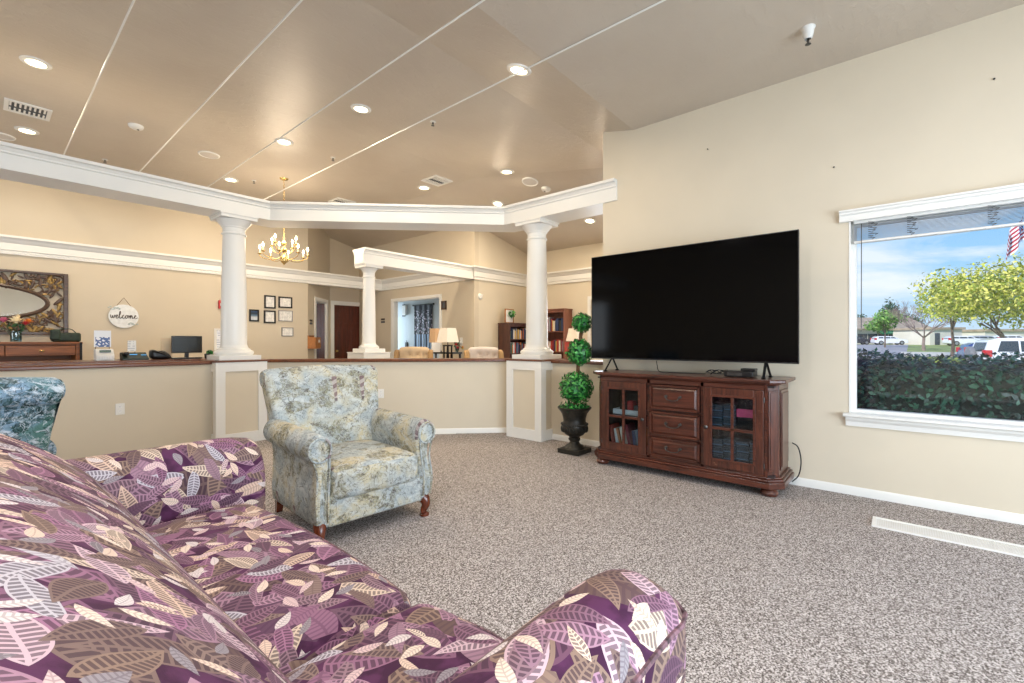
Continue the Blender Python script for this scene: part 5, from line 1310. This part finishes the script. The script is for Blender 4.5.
# tufted chairs
def tufted(label, loc, rot, mc, ms):
    t = thing('tufted_chair', label, 'chair', loc, rot, 'tufted armchairs behind the low wall')
    MB().rbox((0, -.02, .42), (.54, .58, .16), .05, 6).build('seat', ms, t); MB().rbox((0, 0, .28), (.60, .60, .16), .02, 3).build('base', ms, t)
    def dim(p):
        q = p.copy(); k = 0
        for bx, bz in BT: k += math.exp(-((p.x - bx) ** 2 + (p.z - bz) ** 2) / .0018)
        if p.y < .26: q.y += .045 * min(1, k)
        q.y += (p.z - .45) * .14; q.z += .02 * (1 - (p.x / .3) ** 2) if p.z > .9 else 0
        return q
    BT = [(bx * .13 + (.065 if r % 2 else 0), .58 + r * .13) for r in range(4) for bx in (-1, 0, 1) if abs(bx * .13 + (.065 if r % 2 else 0)) < .2]
    MB().rbox((0, .27, .745), (.52, .14, .73), .05, 22, dim).build('backrest', mc, t)
    o = MB()
    for bx, bz in BT: q = dim(Vector((bx, .195, bz))); o.ball((q.x, q.y + .008, q.z), (.013, .008, .013), 8, 6)
    o.build('button', ms, t)
    for sg in (-1, 1):
        pr = [(-.02, .12), (.30, .12), (.40, 1.06), (.34, 1.085), (.24, 1.05), (.16, .85), (.10, .68), (-.26, .64), (-.28, .55), (-.28, .3), (-.28, .2)]
        MB().prism([(a, b) for a, b in pr], sg * .25 if sg > 0 else -.33, .33 if sg > 0 else -.25, 'yz').build('wing', ms, t, smooth=False, bevel=.025, seg=3)
    for sx in (-.26, .26):
        for sy in (-.24, .26): MB().lathe([(.016, 0), (.024, .2)], (sx, sy, 0), 10).build('leg', M['wood_leg'], t)
tufted('tan tufted wing chair behind the low wall, left of the table lamp', (4.69, 6.21, 0), R(-44), M['tuft'], plain('brown_tan_cloth', (164, 132, 92), .85, var=.06))
tufted('pale tufted wing chair behind the low wall, beside the dark bookcase', (5.37, 5.12, 0), R(-36), M['tuft_pale'], plain('brown_tan_cloth_2', (168, 138, 98), .85, var=.06))
# console table with lamp, vase and box
ct = thing('console_table', 'narrow dark console table between the two tufted chairs', 'table', (5.50, 6.34, 0), R(90))
MB().box(-.36, .36, -.13, .13, 1.00, 1.03).build('table_top', M['black'], ct, smooth=False, bevel=.004)
for sx in (-.33, .33):
    for sy in (-.10, .10): MB().box(sx - .016, sx + .016, sy - .016, sy + .016, 0, 1.0).build('leg', M['black'], ct, smooth=False, bevel=.003)
def lamp(label, loc, zb, zs0, zs1, r0, r1, ms, square=False):
    t = thing('table_lamp', label, 'lamp', (loc[0], loc[1], zb)); z0, z1 = zs0 - zb, zs1 - zb
    sg = 4 if square else 28; m = Matrix.Rotation(R(45) if square else 0, 4, 'Z')
    MB().lathe([(r0, z0), (r1, z1), (r1 - .006, z1), (r0 - .006, z0)], seg=sg, mat=m).build('lamp_shade', ms, t, smooth=not square)
    mb = MB(); mb.rbox((0, 0, .012), (.15, .15, .024), .004, 2)
    for sx in (-.045, .045):
        for sy in (-.045, .045): mb.box(sx - .009, sx + .009, sy - .009, sy + .009, .02, z0 - .05)
    mb.rbox((0, 0, z0 - .055), (.12, .12, .024), .004, 2).tube([(0, 0, z0 - .05), (0, 0, z0 + .06)], .008, 8); mb.ball((0, 0, z0 * .45), (.028, .028, z0 * .3), 12, 8)
    mb.build('base', M['black_metal'], t)
    b = bpy.data.lights.new('lamp_bulb', 'POINT'); b.energy = 3; b.color = WARM; b.shadow_soft_size = .04; bo = bpy.data.objects.new('lamp_bulb', b); C.objects.link(bo); bo.parent = t; bo.location = (0, 0, (z0 + z1) / 2)
    MB().ball((0, 0, z0 + .09), .028, 12, 8).build('bulb', M['flame'], t)
p = at_d(447.8, 341, 7.6); lamp('table lamp with cream square shade and black openwork base, beside red flowers', p, .62, zs(447.8, 341.7, p.y), zs(447.8, 327.6, p.y), .185, .135, M['shade'], True)
st = thing('side_table', 'small dark side table carrying the cream-shaded lamp', 'table', (p.x, p.y, 0)); MB().lathe([(.001, .60), (.15, .60), (.15, .62), (.001, .62)], seg=28).build('table_top', M['wood_case'], st); MB().lathe([(.13, 0), (.13, .02), (.03, .05), (.025, .3), (.035, .55), (.08, .60)], seg=20).build('pedestal', M['wood_case'], st)
p = Vector((xs(436, 6.5), 6.5, 0)); lamp('lamp with plain tan shade standing behind the cream-shaded lamp', p, 1.03, zs(436, 342, p.y), zs(436, 328, p.y), .125, .11, M['shade_tan'], True)
t = thing('tissue_box', 'white box on the dark console table left of the cream-shaded lamp', 'box', (xs(436, 6.3), 6.3, 1.03), R(-45)); MB().rbox((0, 0, .085), (.15, .11, .17), .006, 2).build('carton', M['paper'], t)
t = thing('flower_vase', 'small glass vase of red and white flowers on the dark console table', 'vase', (xs(457, 6.06), 6.06, 1.03))
MB().lathe([(.001, .003), (.026, .003), (.034, .05), (.042, .10), (.038, .10), (.03, .05), (.001, .012)], seg=20).build('vase', M['vase_glass'], t)
bouquet(t, .10, [(-.05, -.03, .12, 'red', .045), (-.03, -.05, .07, 'red', .04), (.05, -.03, .15, 'white', .05), (.09, .0, .12, 'white', .045), (0, 0, .18, 'yellow', .03), (.12, -.02, .08, 'orange', .03), (.14, -.0, .055, 'yellow', .03)], .07)
# bookcases
def bookcase(label, loc, rot, w, d, h, shelves, mat, inner):
    t = thing('bookcase', label, 'bookcase', loc, rot); w2 = w / 2
    mb = MB().box(-w2, -w2 + .02, -d, 0, 0, h).box(w2 - .02, w2, -d, 0, 0, h).box(-w2, w2, -.012, 0, 0, h); mb.build('side', mat, t, smooth=False, weld=False, bevel=.002)
    MB().box(-w2 - .015, w2 + .015, -d - .015, 0, h, h + .025).build('top', mat, t, smooth=False, bevel=.004)
    MB().box(-w2 + .02, w2 - .02, -d + .01, -.012, 0, .08).build('plinth', mat, t, smooth=False)
    MB().box(-w2 + .02, w2 - .02, -d, -d + .02, h - .05, h).build('rail', mat, t, smooth=False)
    for z in shelves: MB().box(-w2 + .02, w2 - .02, -d + .005, -.012, z - .02, z).build('shelf', mat, t, smooth=False)
    return t
def fill(loc, rot, w, d, z, hmax, label, group, start=0, stop=1.0, slack=.0):
    m = Matrix.Translation(loc) @ Matrix.Rotation(rot, 4, 'Z'); x = -w / 2 + .03 + start
    while x < -w / 2 + .03 + (w - .06) * stop:
        wd_ = random.uniform(.022, .045); h = random.uniform(.68, .97) * hmax; i = random.randrange(12)
        key = 'bk%d' % i
        if key not in protoB:
            protoB[key] = book_mesh('book', .03, .22, .15, BM[i]); o = protoB[key]
        else:
            o = protoB[key].copy(); C.objects.link(o)
            for chd in protoB[key].children: c = chd.copy(); C.objects.link(c); c.parent = o
        o.matrix_world = m @ Matrix.Translation((x + wd_ / 2, -d + .02 + random.uniform(0, .03), z + .001)) @ Matrix.Diagonal((wd_ / .03 * .96, 1, h / .22, 1))
        tag(o, label, 'book', group); x += wd_ + .001 + (random.uniform(0, .02) if random.random() < .2 else 0)
protoB = {}
b1 = (7.25, 6.285, 0); bookcase('dark brown bookcase against the cream wall, holding a small framed plant on top', b1, 0, .66, .32, 1.575, (.30, .66, .98, 1.27), M['wood_case'], None)
random.seed(21)
for z, hm_, zl in ((.66, .26, 'third'), (.98, .25, 'second'), (1.27, .24, 'top')):
    if zl == 'third': continue
    fill(b1, 0, .66, .32, z, hm_, 'book on the %s shelf of the dark bookcase by the cream wall' % zl, 'books on the %s shelf of the dark bookcase' % zl)
b2 = (7.895, 5.53, 0); bookcase('tall reddish bookcase half hidden behind the column by the topiary', b2, R(-90), .82, .30, 1.86, (.35, .75, 1.02, 1.43), M['wood_case_red'], None)
for z, hm_, zl in ((1.02, .25, 'lower'), (1.43, .30, 'upper')): fill(b2, R(-90), .82, .30, z, hm_, 'book on the %s visible shelf of the tall reddish bookcase' % zl, 'books on the %s shelf of the reddish bookcase' % zl)
xf0, xf1 = xs(505, 6.15), xs(513.5, 6.15); t = thing('framed_plant', 'small pale frame with green leaves standing on the dark bookcase', 'picture frame', ((xf0 + xf1) / 2, 6.15, 1.60)); wf = (xf1 - xf0) / 2; hf = zs(509, 308.5, 6.15) - 1.6
mb = MB(); [mb.box(a, b, -.01, .01, c, d) for a, b, c, d in ((-wf, -wf + .018, 0, hf), (wf - .018, wf, 0, hf), (-wf, wf, 0, .018), (-wf, wf, hf - .018, hf))]; mb.box(-wf * .5, wf * .5, 0, .08, 0, .008); mb.build('frame', M['wood_box'], t, smooth=False, weld=False); MB().box(-wf + .015, wf - .015, .002, .006, .015, hf - .015).build('picture', M['paper'], t, smooth=False)
mb = MB(); leaf_ball(mb, (wf * .25, -.03, hf * .62), .075, 130, .03, 1.0, .4); mb.build('leaves', GR, t, weld=False, recalc=False)
p = at_d(573.5, 341, 8.1); lamp('lamp with glowing cream shade right of the reddish bookcase, behind the topiary', p, .62, zs(573.5, 340.7, p.y), zs(573.5, 328, p.y), .135, .085, M['shade'])
st = thing('side_table', 'small side table under the glowing lamp near the library window', 'table', (p.x, p.y, 0)); MB().lathe([(.001, .60), (.20, .60), (.20, .62), (.001, .62)], seg=28).build('table_top', M['wood_case'], st); MB().lathe([(.14, 0), (.13, .02), (.03, .05), (.025, .3), (.035, .55), (.08, .60)], seg=20).build('pedestal', M['wood_case'], st)
# ================================================================== OUTSIDE THE BIG WINDOW
def gz(x): return -.30 + max(0, min(1, (x - 30) / 80)) * 1.15
GRASS = plain('dry_green_grass', (150, 164, 92), .9, var=.35, scale=.8); ROAD = plain('grey_asphalt', (168, 164, 166), .9, var=.12, scale=.6)
WALK = plain('pale_concrete', (214, 206, 192), .85, var=.08, scale=1.2); LIME = plain('bright_verge_grass', (176, 196, 74), .9, var=.3, scale=2)
def ground(name, poly, dz, mat):
    """polygon subdivided along X so that it follows the rise of the land"""
    mb = MB(); n = len(poly)
    bm = bmesh.new(); vs = [bm.verts.new((a, b, 0)) for a, b in poly]; bm.faces.new(vs)
    for cx in (30, 50, 70, 90, 110):
        bmesh.ops.bisect_plane(bm, geom=bm.verts[:] + bm.edges[:] + bm.faces[:], plane_co=(cx, 0, 0), plane_no=(1, 0, 0))
    for v in bm.verts: v.co.z = gz(v.co.x) + dz
    bm.verts.index_update(); mb.mesh([v.co.copy() for v in bm.verts], [tuple(v.index for v in f.verts) for f in bm.faces]); bm.free()
    return struct(mb.build(name, mat, smooth=False))
def G(u, v):   # point on the sloping land seen at a pixel
    d = ray(u, v); t = 3.0
    while t < 220 and EYE + d.z * t > gz(d.x * t): t += .1
    return (d.x * t, d.y * t)
ground('ground_lawn', [(4.8, -60), (160, -170), (160, 60), (4.8, 30)], -.02, GRASS)
ground('ground_walk', [(9.5, -40), (27, -40), (27, 14), (9.5, 14)], 0.0, WALK)
ground('ground_drive', [(27, 0), (100, -1), (100, 45), (27, 30)], .0, ROAD)
ground('ground_lot', [(27, -60), (40, -60), (40, 0), (27, 0)], .005, ROAD)
ground('ground_verge', [(40, -60), (49, -60), (49, -1.5), (40, -1.5)], .01, LIME)
ground('ground_street', [(50, -60), (62, -70), (62, 0), (50, 0)], .005, WALK)

def leaf_cards(mb, c, rad, n, size, mi=(0, 1, 2), shell=.55, flat=0.0):
    for i in range(n):
        u = random.uniform(-1, 1); a = random.uniform(0, 2 * PI); s = math.sqrt(1 - u * u); k = shell + (1 - shell) * random.random()
        d = Vector((s * math.cos(a), s * math.sin(a), u)); p = Vector(c) + Vector((d.x * rad[0], d.y * rad[1], d.z * rad[2])) * k
        dd = (d + Vector((random.uniform(-1, 1), random.uniform(-1, 1), random.uniform(-.4, 1)))).normalized()
        leaf(mb, p, dd, size * random.uniform(.6, 1.25)); mb.MI[-1] = random.choice(mi)
# hedge under the window
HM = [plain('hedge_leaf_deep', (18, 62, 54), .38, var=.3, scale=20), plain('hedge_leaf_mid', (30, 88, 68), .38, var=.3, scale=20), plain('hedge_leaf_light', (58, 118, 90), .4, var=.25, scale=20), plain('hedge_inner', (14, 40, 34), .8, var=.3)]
hd = thing('hedge', 'dense dark green clipped hedge just outside the big window', 'hedge', (6.15, -1.2, -.25))
random.seed(5)
mb = MB()
def lump(x, y): return max(-.16, min(.06, (y - .85) * .105)) + .05 * math.sin(y * 2.3 + 1) + .03 * math.sin(y * 5.1 + x * 3) + .03 * math.sin(x * 7 + y * 1.7)
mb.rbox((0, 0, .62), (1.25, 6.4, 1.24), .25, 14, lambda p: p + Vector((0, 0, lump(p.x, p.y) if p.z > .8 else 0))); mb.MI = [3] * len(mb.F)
for i in range(15000):
    y = random.uniform(-3.25, 3.25); side = random.random()
    if side < .55: x = random.uniform(-.66, .66); z = 1.26 + lump(x, y) + random.uniform(-.05, .07) - max(0, abs(x) - .45) * .6; d = Vector((random.uniform(-.6, .4), random.uniform(-.5, .5), 1)).normalized()
    else: x = -.64 + random.uniform(-.07, .05); z = random.uniform(.30, 1.22); d = Vector((-1, random.uniform(-.6, .6), random.uniform(-.1, .8))).normalized()
    leaf(mb, Vector((x, y, z)), d, random.uniform(.026, .048)); mb.MI[-1] = random.choice((0, 0, 1, 1, 2))
mb.build('foliage', HM, hd, weld=False, recalc=False)
# trees
BARKG = plain('grey_bark', (120, 104, 96), .9, var=.25, scale=6)
def branch(mb, p, d, L, r, depth, spread, out):
    q = p + d * L; mb.tube([p, p + d * L * .5 + Vector((random.uniform(-.04, .04), random.uniform(-.04, .04), 0)) * L, q], [r, r * .8, r * .62], 6, False)
    out.append(q)
    if depth == 0: return
    for i in range(3 if depth > 1 else 4):
        nd = (d + Vector((random.uniform(-1, 1), random.uniform(-1, 1), random.uniform(-.2, .7))) * spread).normalized()
        branch(mb, q, nd, L * random.uniform(.62, .82), r * .55, depth - 1, spread, out)
def tree(label, u, d, zb, h, w, cols, n, size, trunk=.35, lumps=9):
    p = at_d(u, 341, d); p.z = zb; t = thing('tree', label, 'tree', p, 0, 'trees beyond the window')
    mb = MB(); out = []; branch(mb, Vector((0, 0, 0)), Vector((0, 0, 1)), h * trunk, .035 * h * .6, 2, .8, out); mb.build('trunk', BARKG, t)
    mb = MB(); zc = h * (trunk + 1) / 2 + .02 * h; hr = h * (1 - trunk) / 2
    per = n // lumps
    for i in range(lumps):
        a = 2 * PI * i / lumps; k = random.uniform(.35, .62); c = (w * .5 * k * math.cos(a), w * .5 * k * math.sin(a), zc + hr * random.uniform(-.5, .5)); leaf_cards(mb, c, (w * .27, w * .27, hr * .5), per, size, shell=.35)
    leaf_cards(mb, (0, 0, zc + hr * .35), (w * .28, w * .28, hr * .65), per * 2, size, shell=.3)
    mb.build('crown', cols, t, weld=False, recalc=False); return t
def cols(nm, *cs): return [plain('%s_leaf_%s' % (nm, k_), c_, .6, var=.2, scale=2) for k_, c_ in zip(('light', 'mid', 'deep'), cs)]
random.seed(9)
YG = cols('autumn', (232, 226, 116), (196, 200, 76), (150, 168, 62))
tree('big yellow-green leafy tree filling the right side of the window view', 1006, 31, -.2, 7.3, 9.0, YG, 8000, .17, .2, 14)
tree('yellow-green tree crown at the left edge of the big one, above the bare tree', 952, 37, -.1, 6.4, 5.0, cols('lime', (214, 220, 110), (176, 190, 84), (132, 158, 66)), 1800, .17, .35)
GT = cols('fresh', (150, 196, 96), (112, 166, 72), (78, 130, 58)); DT = cols('conifer', (70, 112, 78), (52, 92, 66), (36, 70, 54))
tree('small bright green tree in front of the low building', 885, 62, .2, 5.4, 4.6, GT, 1200, .26, .38, 6)
tree('pointed dark conifer rising behind the small bright green tree', 889, 102, .8, 10.2, 4.6, DT, 1200, .34, .1, 6)
tree('dark round tree behind the building roof near the window edge', 860, 98, .8, 6.2, 8.5, DT, 1400, .36, .2, 7)
tree('bushy dark tree behind the roof, just left of the bare tree', 905, 104, .8, 6.8, 6.0, DT, 1000, .36, .2, 6)
# bare winter tree: only twigs
p = at_d(924, 341, 50); p.z = .0; t = thing('tree', 'bare greyish-pink twiggy tree left of the yellow-green trees', 'tree', p, 0, 'trees beyond the window')
mb = MB(); out = []; random.seed(4)
mb.tube([(0, 0, 0), (.1, .05, 1.0), (.05, 0, 1.7)], [.17, .14, .12], 8)
for i in range(8):
    a = 2 * PI * i / 8; branch(mb, Vector((.05, 0, 1.6)), Vector((math.cos(a) * .8, math.sin(a) * .8, .75)).normalized(), 1.45, .07, 5, .62, out)
mb.build('branches', plain('pinkish_twig', (150, 130, 126), .9, var=.2, scale=3), t)
# low building with awnings
def bldg(name, label, u0, u1, v_roof0, v_roof1, d, wallc, roofc):
    a, b = at_d(u0, 341, d), at_d(u1, 341, d); L = (Vector((b.x, b.y, 0)) - Vector((a.x, a.y, 0))).length; ang = math.atan2(b.y - a.y, b.x - a.x)
    zb = gz(a.x) - .2; t = thing(name, label, 'building', (a.x, a.y, zb), ang); ze = EYE + (341 - v_roof1) / FOC * d - zb; zr = EYE + (341 - v_roof0) / FOC * d - zb
    return t, L, ze, zr
WHT = plain('cream_stucco', (226, 220, 208), .8, var=.05, scale=.5); ROOFM = plain('tan_shingle_roof', (176, 158, 138), .9, var=.15, scale=1.2); WIN = plain('dark_window_glass', (70, 80, 92), .2, var=.1); AWN = plain('green_awning', (44, 128, 92), .7, var=.1)
t, L, ze, zr = bldg('building', 'long low cream building with tan roof and green awnings across the street', 838, 927, 319, 328.5, 82, None, None)
MB().box(0, L, 0, 9, 0, ze).build('walls', WHT, t, smooth=False)
MB().prism([(-.9, ze - .1), (-.9, ze + .1), (4.5, zr + .6), (9.9, ze + .1), (9.9, ze - .1)], -.5, L + .5, 'yz').build('roof', ROOFM, t, smooth=False)
for i in range(8):
    x = L * (.10 + .115 * i); o = MB().box(x - .9, x + .9, -.06, .05, .5, 2.1).build('window', WIN, t, smooth=False); MB().box(x - .04, x + .04, -.08, -.05, .5, 2.1).build('mullion', WHT, o, smooth=False)
for x in (L * .56, L * .72): MB().prism([(-1.2, 2.0), (-1.2, 2.25), (0, 3.0), (0, 2.5)], x - 1.9, x + 1.9, 'yz').build('awning', AWN, t, smooth=False)
t, L, ze, zr = bldg('building', 'small white flat building right of the bare tree, partly behind the big tree', 930, 962, 326, 329, 72, None, None)
MB().box(0, L, 0, 7, 0, ze).build('walls', WHT, t, smooth=False); MB().box(-.3, L + .3, -.3, 7.3, ze, ze + .35).build('roof', ROOFM, t, smooth=False); MB().box(L * .15, L * .3, -.06, .05, 0, 2.1).build('door', WIN, t, smooth=False)
t, L, ze, zr = bldg('building', 'distant pale building behind the big yellow-green tree', 985, 1075, 328, 331, 95, None, None)
MB().box(0, L, 0, 7, 0, ze).build('walls', WHT, t, smooth=False); MB().box(-.3, L + .3, -.3, 7.3, ze, ze + .5).build('roof', ROOFM, t, smooth=False)
# cars
CARW = plain('white_car_paint', (236, 238, 242), .25, var=.01, coat=.6); CARB = plain('blue_car_paint', (36, 66, 128), .25, var=.03, coat=.6); CGL = plain('tinted_car_glass', (54, 66, 74), .1, var=.05); TYRE = plain('black_tyre', (32, 32, 34), .8, var=.1); RIM = plain('alloy_wheel', (170, 172, 176), .3, .7, var=.05)
TAIL = plain('red_tail_lamp', (196, 30, 44), .25, var=.05)
def car(label, loc, rot, paint, suv=True, spare=False):
    t = thing('car', label, 'car', loc, rot, 'cars outside the window'); Lh = 2.25; W = .88; H = 1.68 if suv else 1.42
    lower = [(-Lh, .35), (-Lh - .02, .62), (-Lh + .03, .98), (-.9, 1.02), (.95, 1.0), (1.75, .92), (2.2, .78), (Lh + .02, .55), (Lh, .33), (1.9, .26), (-1.9, .26)]
    top = [(-Lh + .04, .96), (-Lh + .22, H - .12), (-Lh + .55, H), (.05, H), (.45, H - .08), (1.15, .98)]
    MB().prism(lower, -W, W, 'xz').build('body', paint, t, angle=20, bevel=.06, seg=3)
    mb = MB(); n = len(top); wt = lambda z: W - .04 - .16 * max(0, (z - .98) / (H - .98))
    v = [(x, -wt(z), z) for x, z in top] + [(x, wt(z), z) for x, z in top]; mb.mesh(v, [tuple(range(n)), tuple(range(2 * n - 1, n - 1, -1))] + [(i, (i + 1) % n, (i + 1) % n + n, i + n) for i in range(n)]); mb.build('cabin', paint, t, angle=20, bevel=.04, seg=2)
    for sg in (-1, 1):
        for (xa, xb, xc, xd) in ((-1.78, -1.05, -1.05, -1.62), (-.98, -.10, -.10, -.98), (-.02, .86, .32, -.02)):
            z0, z1 = 1.05, H - .14; q = [(xa, sg * (wt(z0) + .006), z0), (xb, sg * (wt(z0) + .006), z0), (xc, sg * (wt(z1) + .006), z1), (xd, sg * (wt(z1) + .006), z1)]
            q2 = [(a, b - sg * .01, c) for a, b, c in q]; MB().mesh(q + q2, [(0, 1, 2, 3), (7, 6, 5, 4), (0, 4, 5, 1), (1, 5, 6, 2), (2, 6, 7, 3), (3, 7, 4, 0)]).build('side_window', CGL, t, smooth=False)
        MB().box(-Lh - .035, -Lh + .28, *sorted((sg * W * .80, sg * (W + .012))), .80, 1.12).build('tail_lamp', TAIL, t, smooth=False, bevel=.02)
        for x in (-1.38, 1.40):
            m = Matrix.Rotation(PI / 2, 4, 'X'); o = MB().lathe([(.20, -.1), (.33, -.1), (.35, -.07), (.35, .07), (.33, .1), (.20, .1)], (x, sg * (W - .08), .35), 24, m).build('wheel', TYRE, t); MB().lathe([(.001, -.105), (.20, -.10), (.21, .10), (.001, .105)], (x, sg * (W - .08), .35), 18, m).build('hubcap', RIM, o)
        MB().rbox((.62, sg * (W + .09), 1.06), (.10, .16, .12), .03, 2).build('mirror', paint, t)
        MB().box(-.75, -.55, *sorted((sg * W, sg * (W + .025))), .86, .90).build('door_handle', RIM, t, smooth=False)
    MB().mesh([(-Lh + .06, -.62, 1.04), (-Lh + .06, .62, 1.04), (-Lh + .19, .58, H - .2), (-Lh + .19, -.58, H - .2), (-Lh + .10, -.62, 1.04), (-Lh + .10, .62, 1.04), (-Lh + .24, .58, H - .2), (-Lh + .24, -.58, H - .2)], [(0, 1, 2, 3), (7, 6, 5, 4), (0, 4, 5, 1), (1, 5, 6, 2), (2, 6, 7, 3), (3, 7, 4, 0)]).build('rear_window', CGL, t, smooth=False)
    if spare:
        MB().lathe([(.001, -.12), (.30, -.12), (.36, -.07), (.36, .06), (.30, .1), (.001, .1)], (-Lh - .13, .18, .92), 28, Matrix.Rotation(PI / 2, 4, 'Y')).build('spare_wheel', plain('grey_wheel_cover', (128, 130, 134), .5, var=.1), t)
    return t
a = at_d(977, 341, 22.0); dirn = R(-76)
a = a + Vector((math.cos(dirn), math.sin(dirn), 0)) * 2.2; a.z = -.3
car('white sport utility car with red tail lamp and spare wheel beyond the hedge', a, dirn, CARW, True, True)
a = at_d(1009, 341, 29); a.z = -.28; car('blue car mostly hidden beyond the white car and hedge', a, dirn - R(4), CARB, False)
for u, v, d, lb, pt in ((889, 341, 75, 'small white car parked before the low cream building', CARW), (855, 341, 79, 'small dark car parked by the building at the window edge', plain('dark_car_paint', (52, 56, 66), .3, var=.05)), (965, 341, 66, 'white car parked before the small white building', CARW), (985, 341, 68, 'silver car parked beyond the big tree trunk', plain('silver_car_paint', (196, 198, 204), .3, .3, var=.03)), (1013, 341, 70, 'farthest pale car seen right of the big tree trunk', CARW)):
    a = at_d(u, v, d); a.z = gz(a.x); car(lb, a, dirn + R(8), pt, False)
# pole and flag
fp = at_d(1027, 341, 17.5); fp.z = -.3
t = thing('flagpole', 'thin white flagpole near the right edge of the window view', 'flagpole', fp); MB().lathe([(.07, 0), (.055, 3), (.04, 6.4), (.001, 6.42)], seg=14).build('pole', M['white_matt'], t); MB().ball((0, 0, 6.48), .08, 14, 8).build('finial', M['brass'], t)
m_, t_, bs_ = new_mat('striped_flag_cloth'); uv_ = uv_co(t_); x_, y_, z_ = t_.sep(uv_)
st_ = t_.mix(t_.m('GREATER_THAN', t_.m('FRACT', t_.m('MULTIPLY', y_, 6.5)), .5), lin(232, 232, 238), lin(176, 34, 58))
cant = t_.m('MULTIPLY', t_.m('LESS_THAN', x_, .42), t_.m('GREATER_THAN', y_, .462))
sx_ = t_.m('SUBTRACT', t_.m('FRACT', t_.m('MULTIPLY', x_, 14.3)), .5); sy_ = t_.m('SUBTRACT', t_.m('FRACT', t_.m('MULTIPLY', y_, 9.3)), .5)
star = t_.m('LESS_THAN', t_.m('ADD', t_.m('MULTIPLY', sx_, sx_), t_.m('MULTIPLY', sy_, sy_)), .05)
c_ = t_.mix(cant, st_, t_.mix(star, lin(40, 56, 120), lin(236, 236, 240))); t_.link(c_, bs_.inputs['Base Color']); bs_.inputs['Roughness'].default_value = .8
fl = thing('flag', 'limp red, white and blue striped flag hanging at the top of the window view', 'flag', (fp.x, fp.y, 6.12)); mb = MB(); n = 14; NX = 10
lat = Vector((-RT.x, -RT.y, 0))
def fpt(i, j):   # cloth sagging in folds from the hoist
    s, q = i / NX, j / n; out = .05 + .88 * s * (1 - .2 * s); drop = -.96 * (1 - q) - .88 * s ** 1.1 * (1.0 - .0 * q); fold = .10 * math.sin(s * 9 + q * 2)
    return lat * out + FW * fold + Vector((0, 0, drop))
for th in (0, .012):
    for i in range(NX):
        for j in range(n):
            ids = [(i, j), (i + 1, j), (i + 1, j + 1), (i, j + 1)]; mb.quad([fpt(a, b) + FW * th for a, b in ids], [(a / NX, b / n) for a, b in ids])
mb.build('cloth', m_, fl, recalc=False)
SKY, SUN, DAY, EXPO = 1.12, 4.0, 175, 0.07
# ================================================================== LIGHT, SKY, CAMERA
w = bpy.data.worlds.new('sky'); bpy.context.scene.world = w; w.use_nodes = True
t = NT(w.node_tree); bg = w.node_tree.nodes['Background']
co = t.n('ShaderNodeTexCoord').outputs['Generated']
x, y, z = t.sep(co)
g = t.ramp(z, [(0.0, lin(196, 220, 238)), (.10, lin(160, 208, 244)), (.35, lin(98, 172, 238)), (.8, lin(60, 124, 208))])
mp = t.n('ShaderNodeMapping'); t.link(co, mp.inputs[0]); mp.inputs['Scale'].default_value = (3, 3, 9)
cl = t.ramp(t.noise(mp.outputs[0], 1.6, 6, .55, .6), [(.48, (0, 0, 0, 1)), (.68, (1, 1, 1, 1))])
up = t.ramp(z, [(0, (1, 1, 1, 1)), (.5, (.35, .35, .35, 1))])
c = t.mix(t.m('MULTIPLY', t.m('MULTIPLY', cl, up), .85), g, lin(246, 248, 250))
t.link(c, bg.inputs[0]); bg.inputs[1].default_value = SKY
s = bpy.data.lights.new('sun', 'SUN'); s.energy = SUN; s.angle = R(.6); s.color = (1, .95, .86)
so = bpy.data.objects.new('sun', s); C.objects.link(so)
so.rotation_euler = Vector((.80, -.30, -.62)).to_track_quat('-Z', 'Y').to_euler()
# daylight entering behind the camera, in hall and library, plus an added reception fill
area('daylight_rear_window', (-1.15, -3.36, 1.15), (R(90), 0, 0), (2.6, 1.7), DAY, (.74, .87, 1.0)).rotation_euler = (R(90), 0, 0)
area('daylight_rear_window', (1.95, -3.36, 1.15), (R(90), 0, 0), (2.8, 1.7), DAY, (.74, .87, 1.0))
area('added_reception_fill', (-3.85, 7.8, 1.3), (0, R(-90), 0), (2.2, 2.1), DAY * .35, (.90, .95, 1.0))  # area light added at an unseen window to fill the reception
area('daylight_hall_window', (TX + .65, 10.9, 1.4), (R(-90), 0, 0), (.85, 1.5), 26, (.72, .88, 1.0))
area('daylight_library_window', (7.82, 3.94, 1.45), (0, R(90), 0), (1.1, 1.4), 25, (.9, .95, 1.0))

cam = bpy.data.cameras.new('camera'); cam.sensor_width = 36; cam.lens = 36 * FOC / 1024; cam.clip_start = .02; cam.clip_end = 500
co = bpy.data.objects.new('camera', cam); C.objects.link(co)
co.location = (0, 0, EYE); co.rotation_euler = Vector(FW).to_track_quat('-Z', 'Y').to_euler()
bpy.context.scene.camera = co
sc = bpy.context.scene
sc.view_settings.view_transform = 'Standard'; sc.view_settings.look = 'None'; sc.view_settings.gamma = 1; sc.view_settings.use_curve_mapping = False
sc.view_settings.exposure = EXPO
sc.cycles.use_denoising = True
sc.cycles.max_bounces = 8; sc.cycles.diffuse_bounces = 5; sc.cycles.transparent_max_bounces = 12; sc.cycles.sample_clamp_indirect = 6
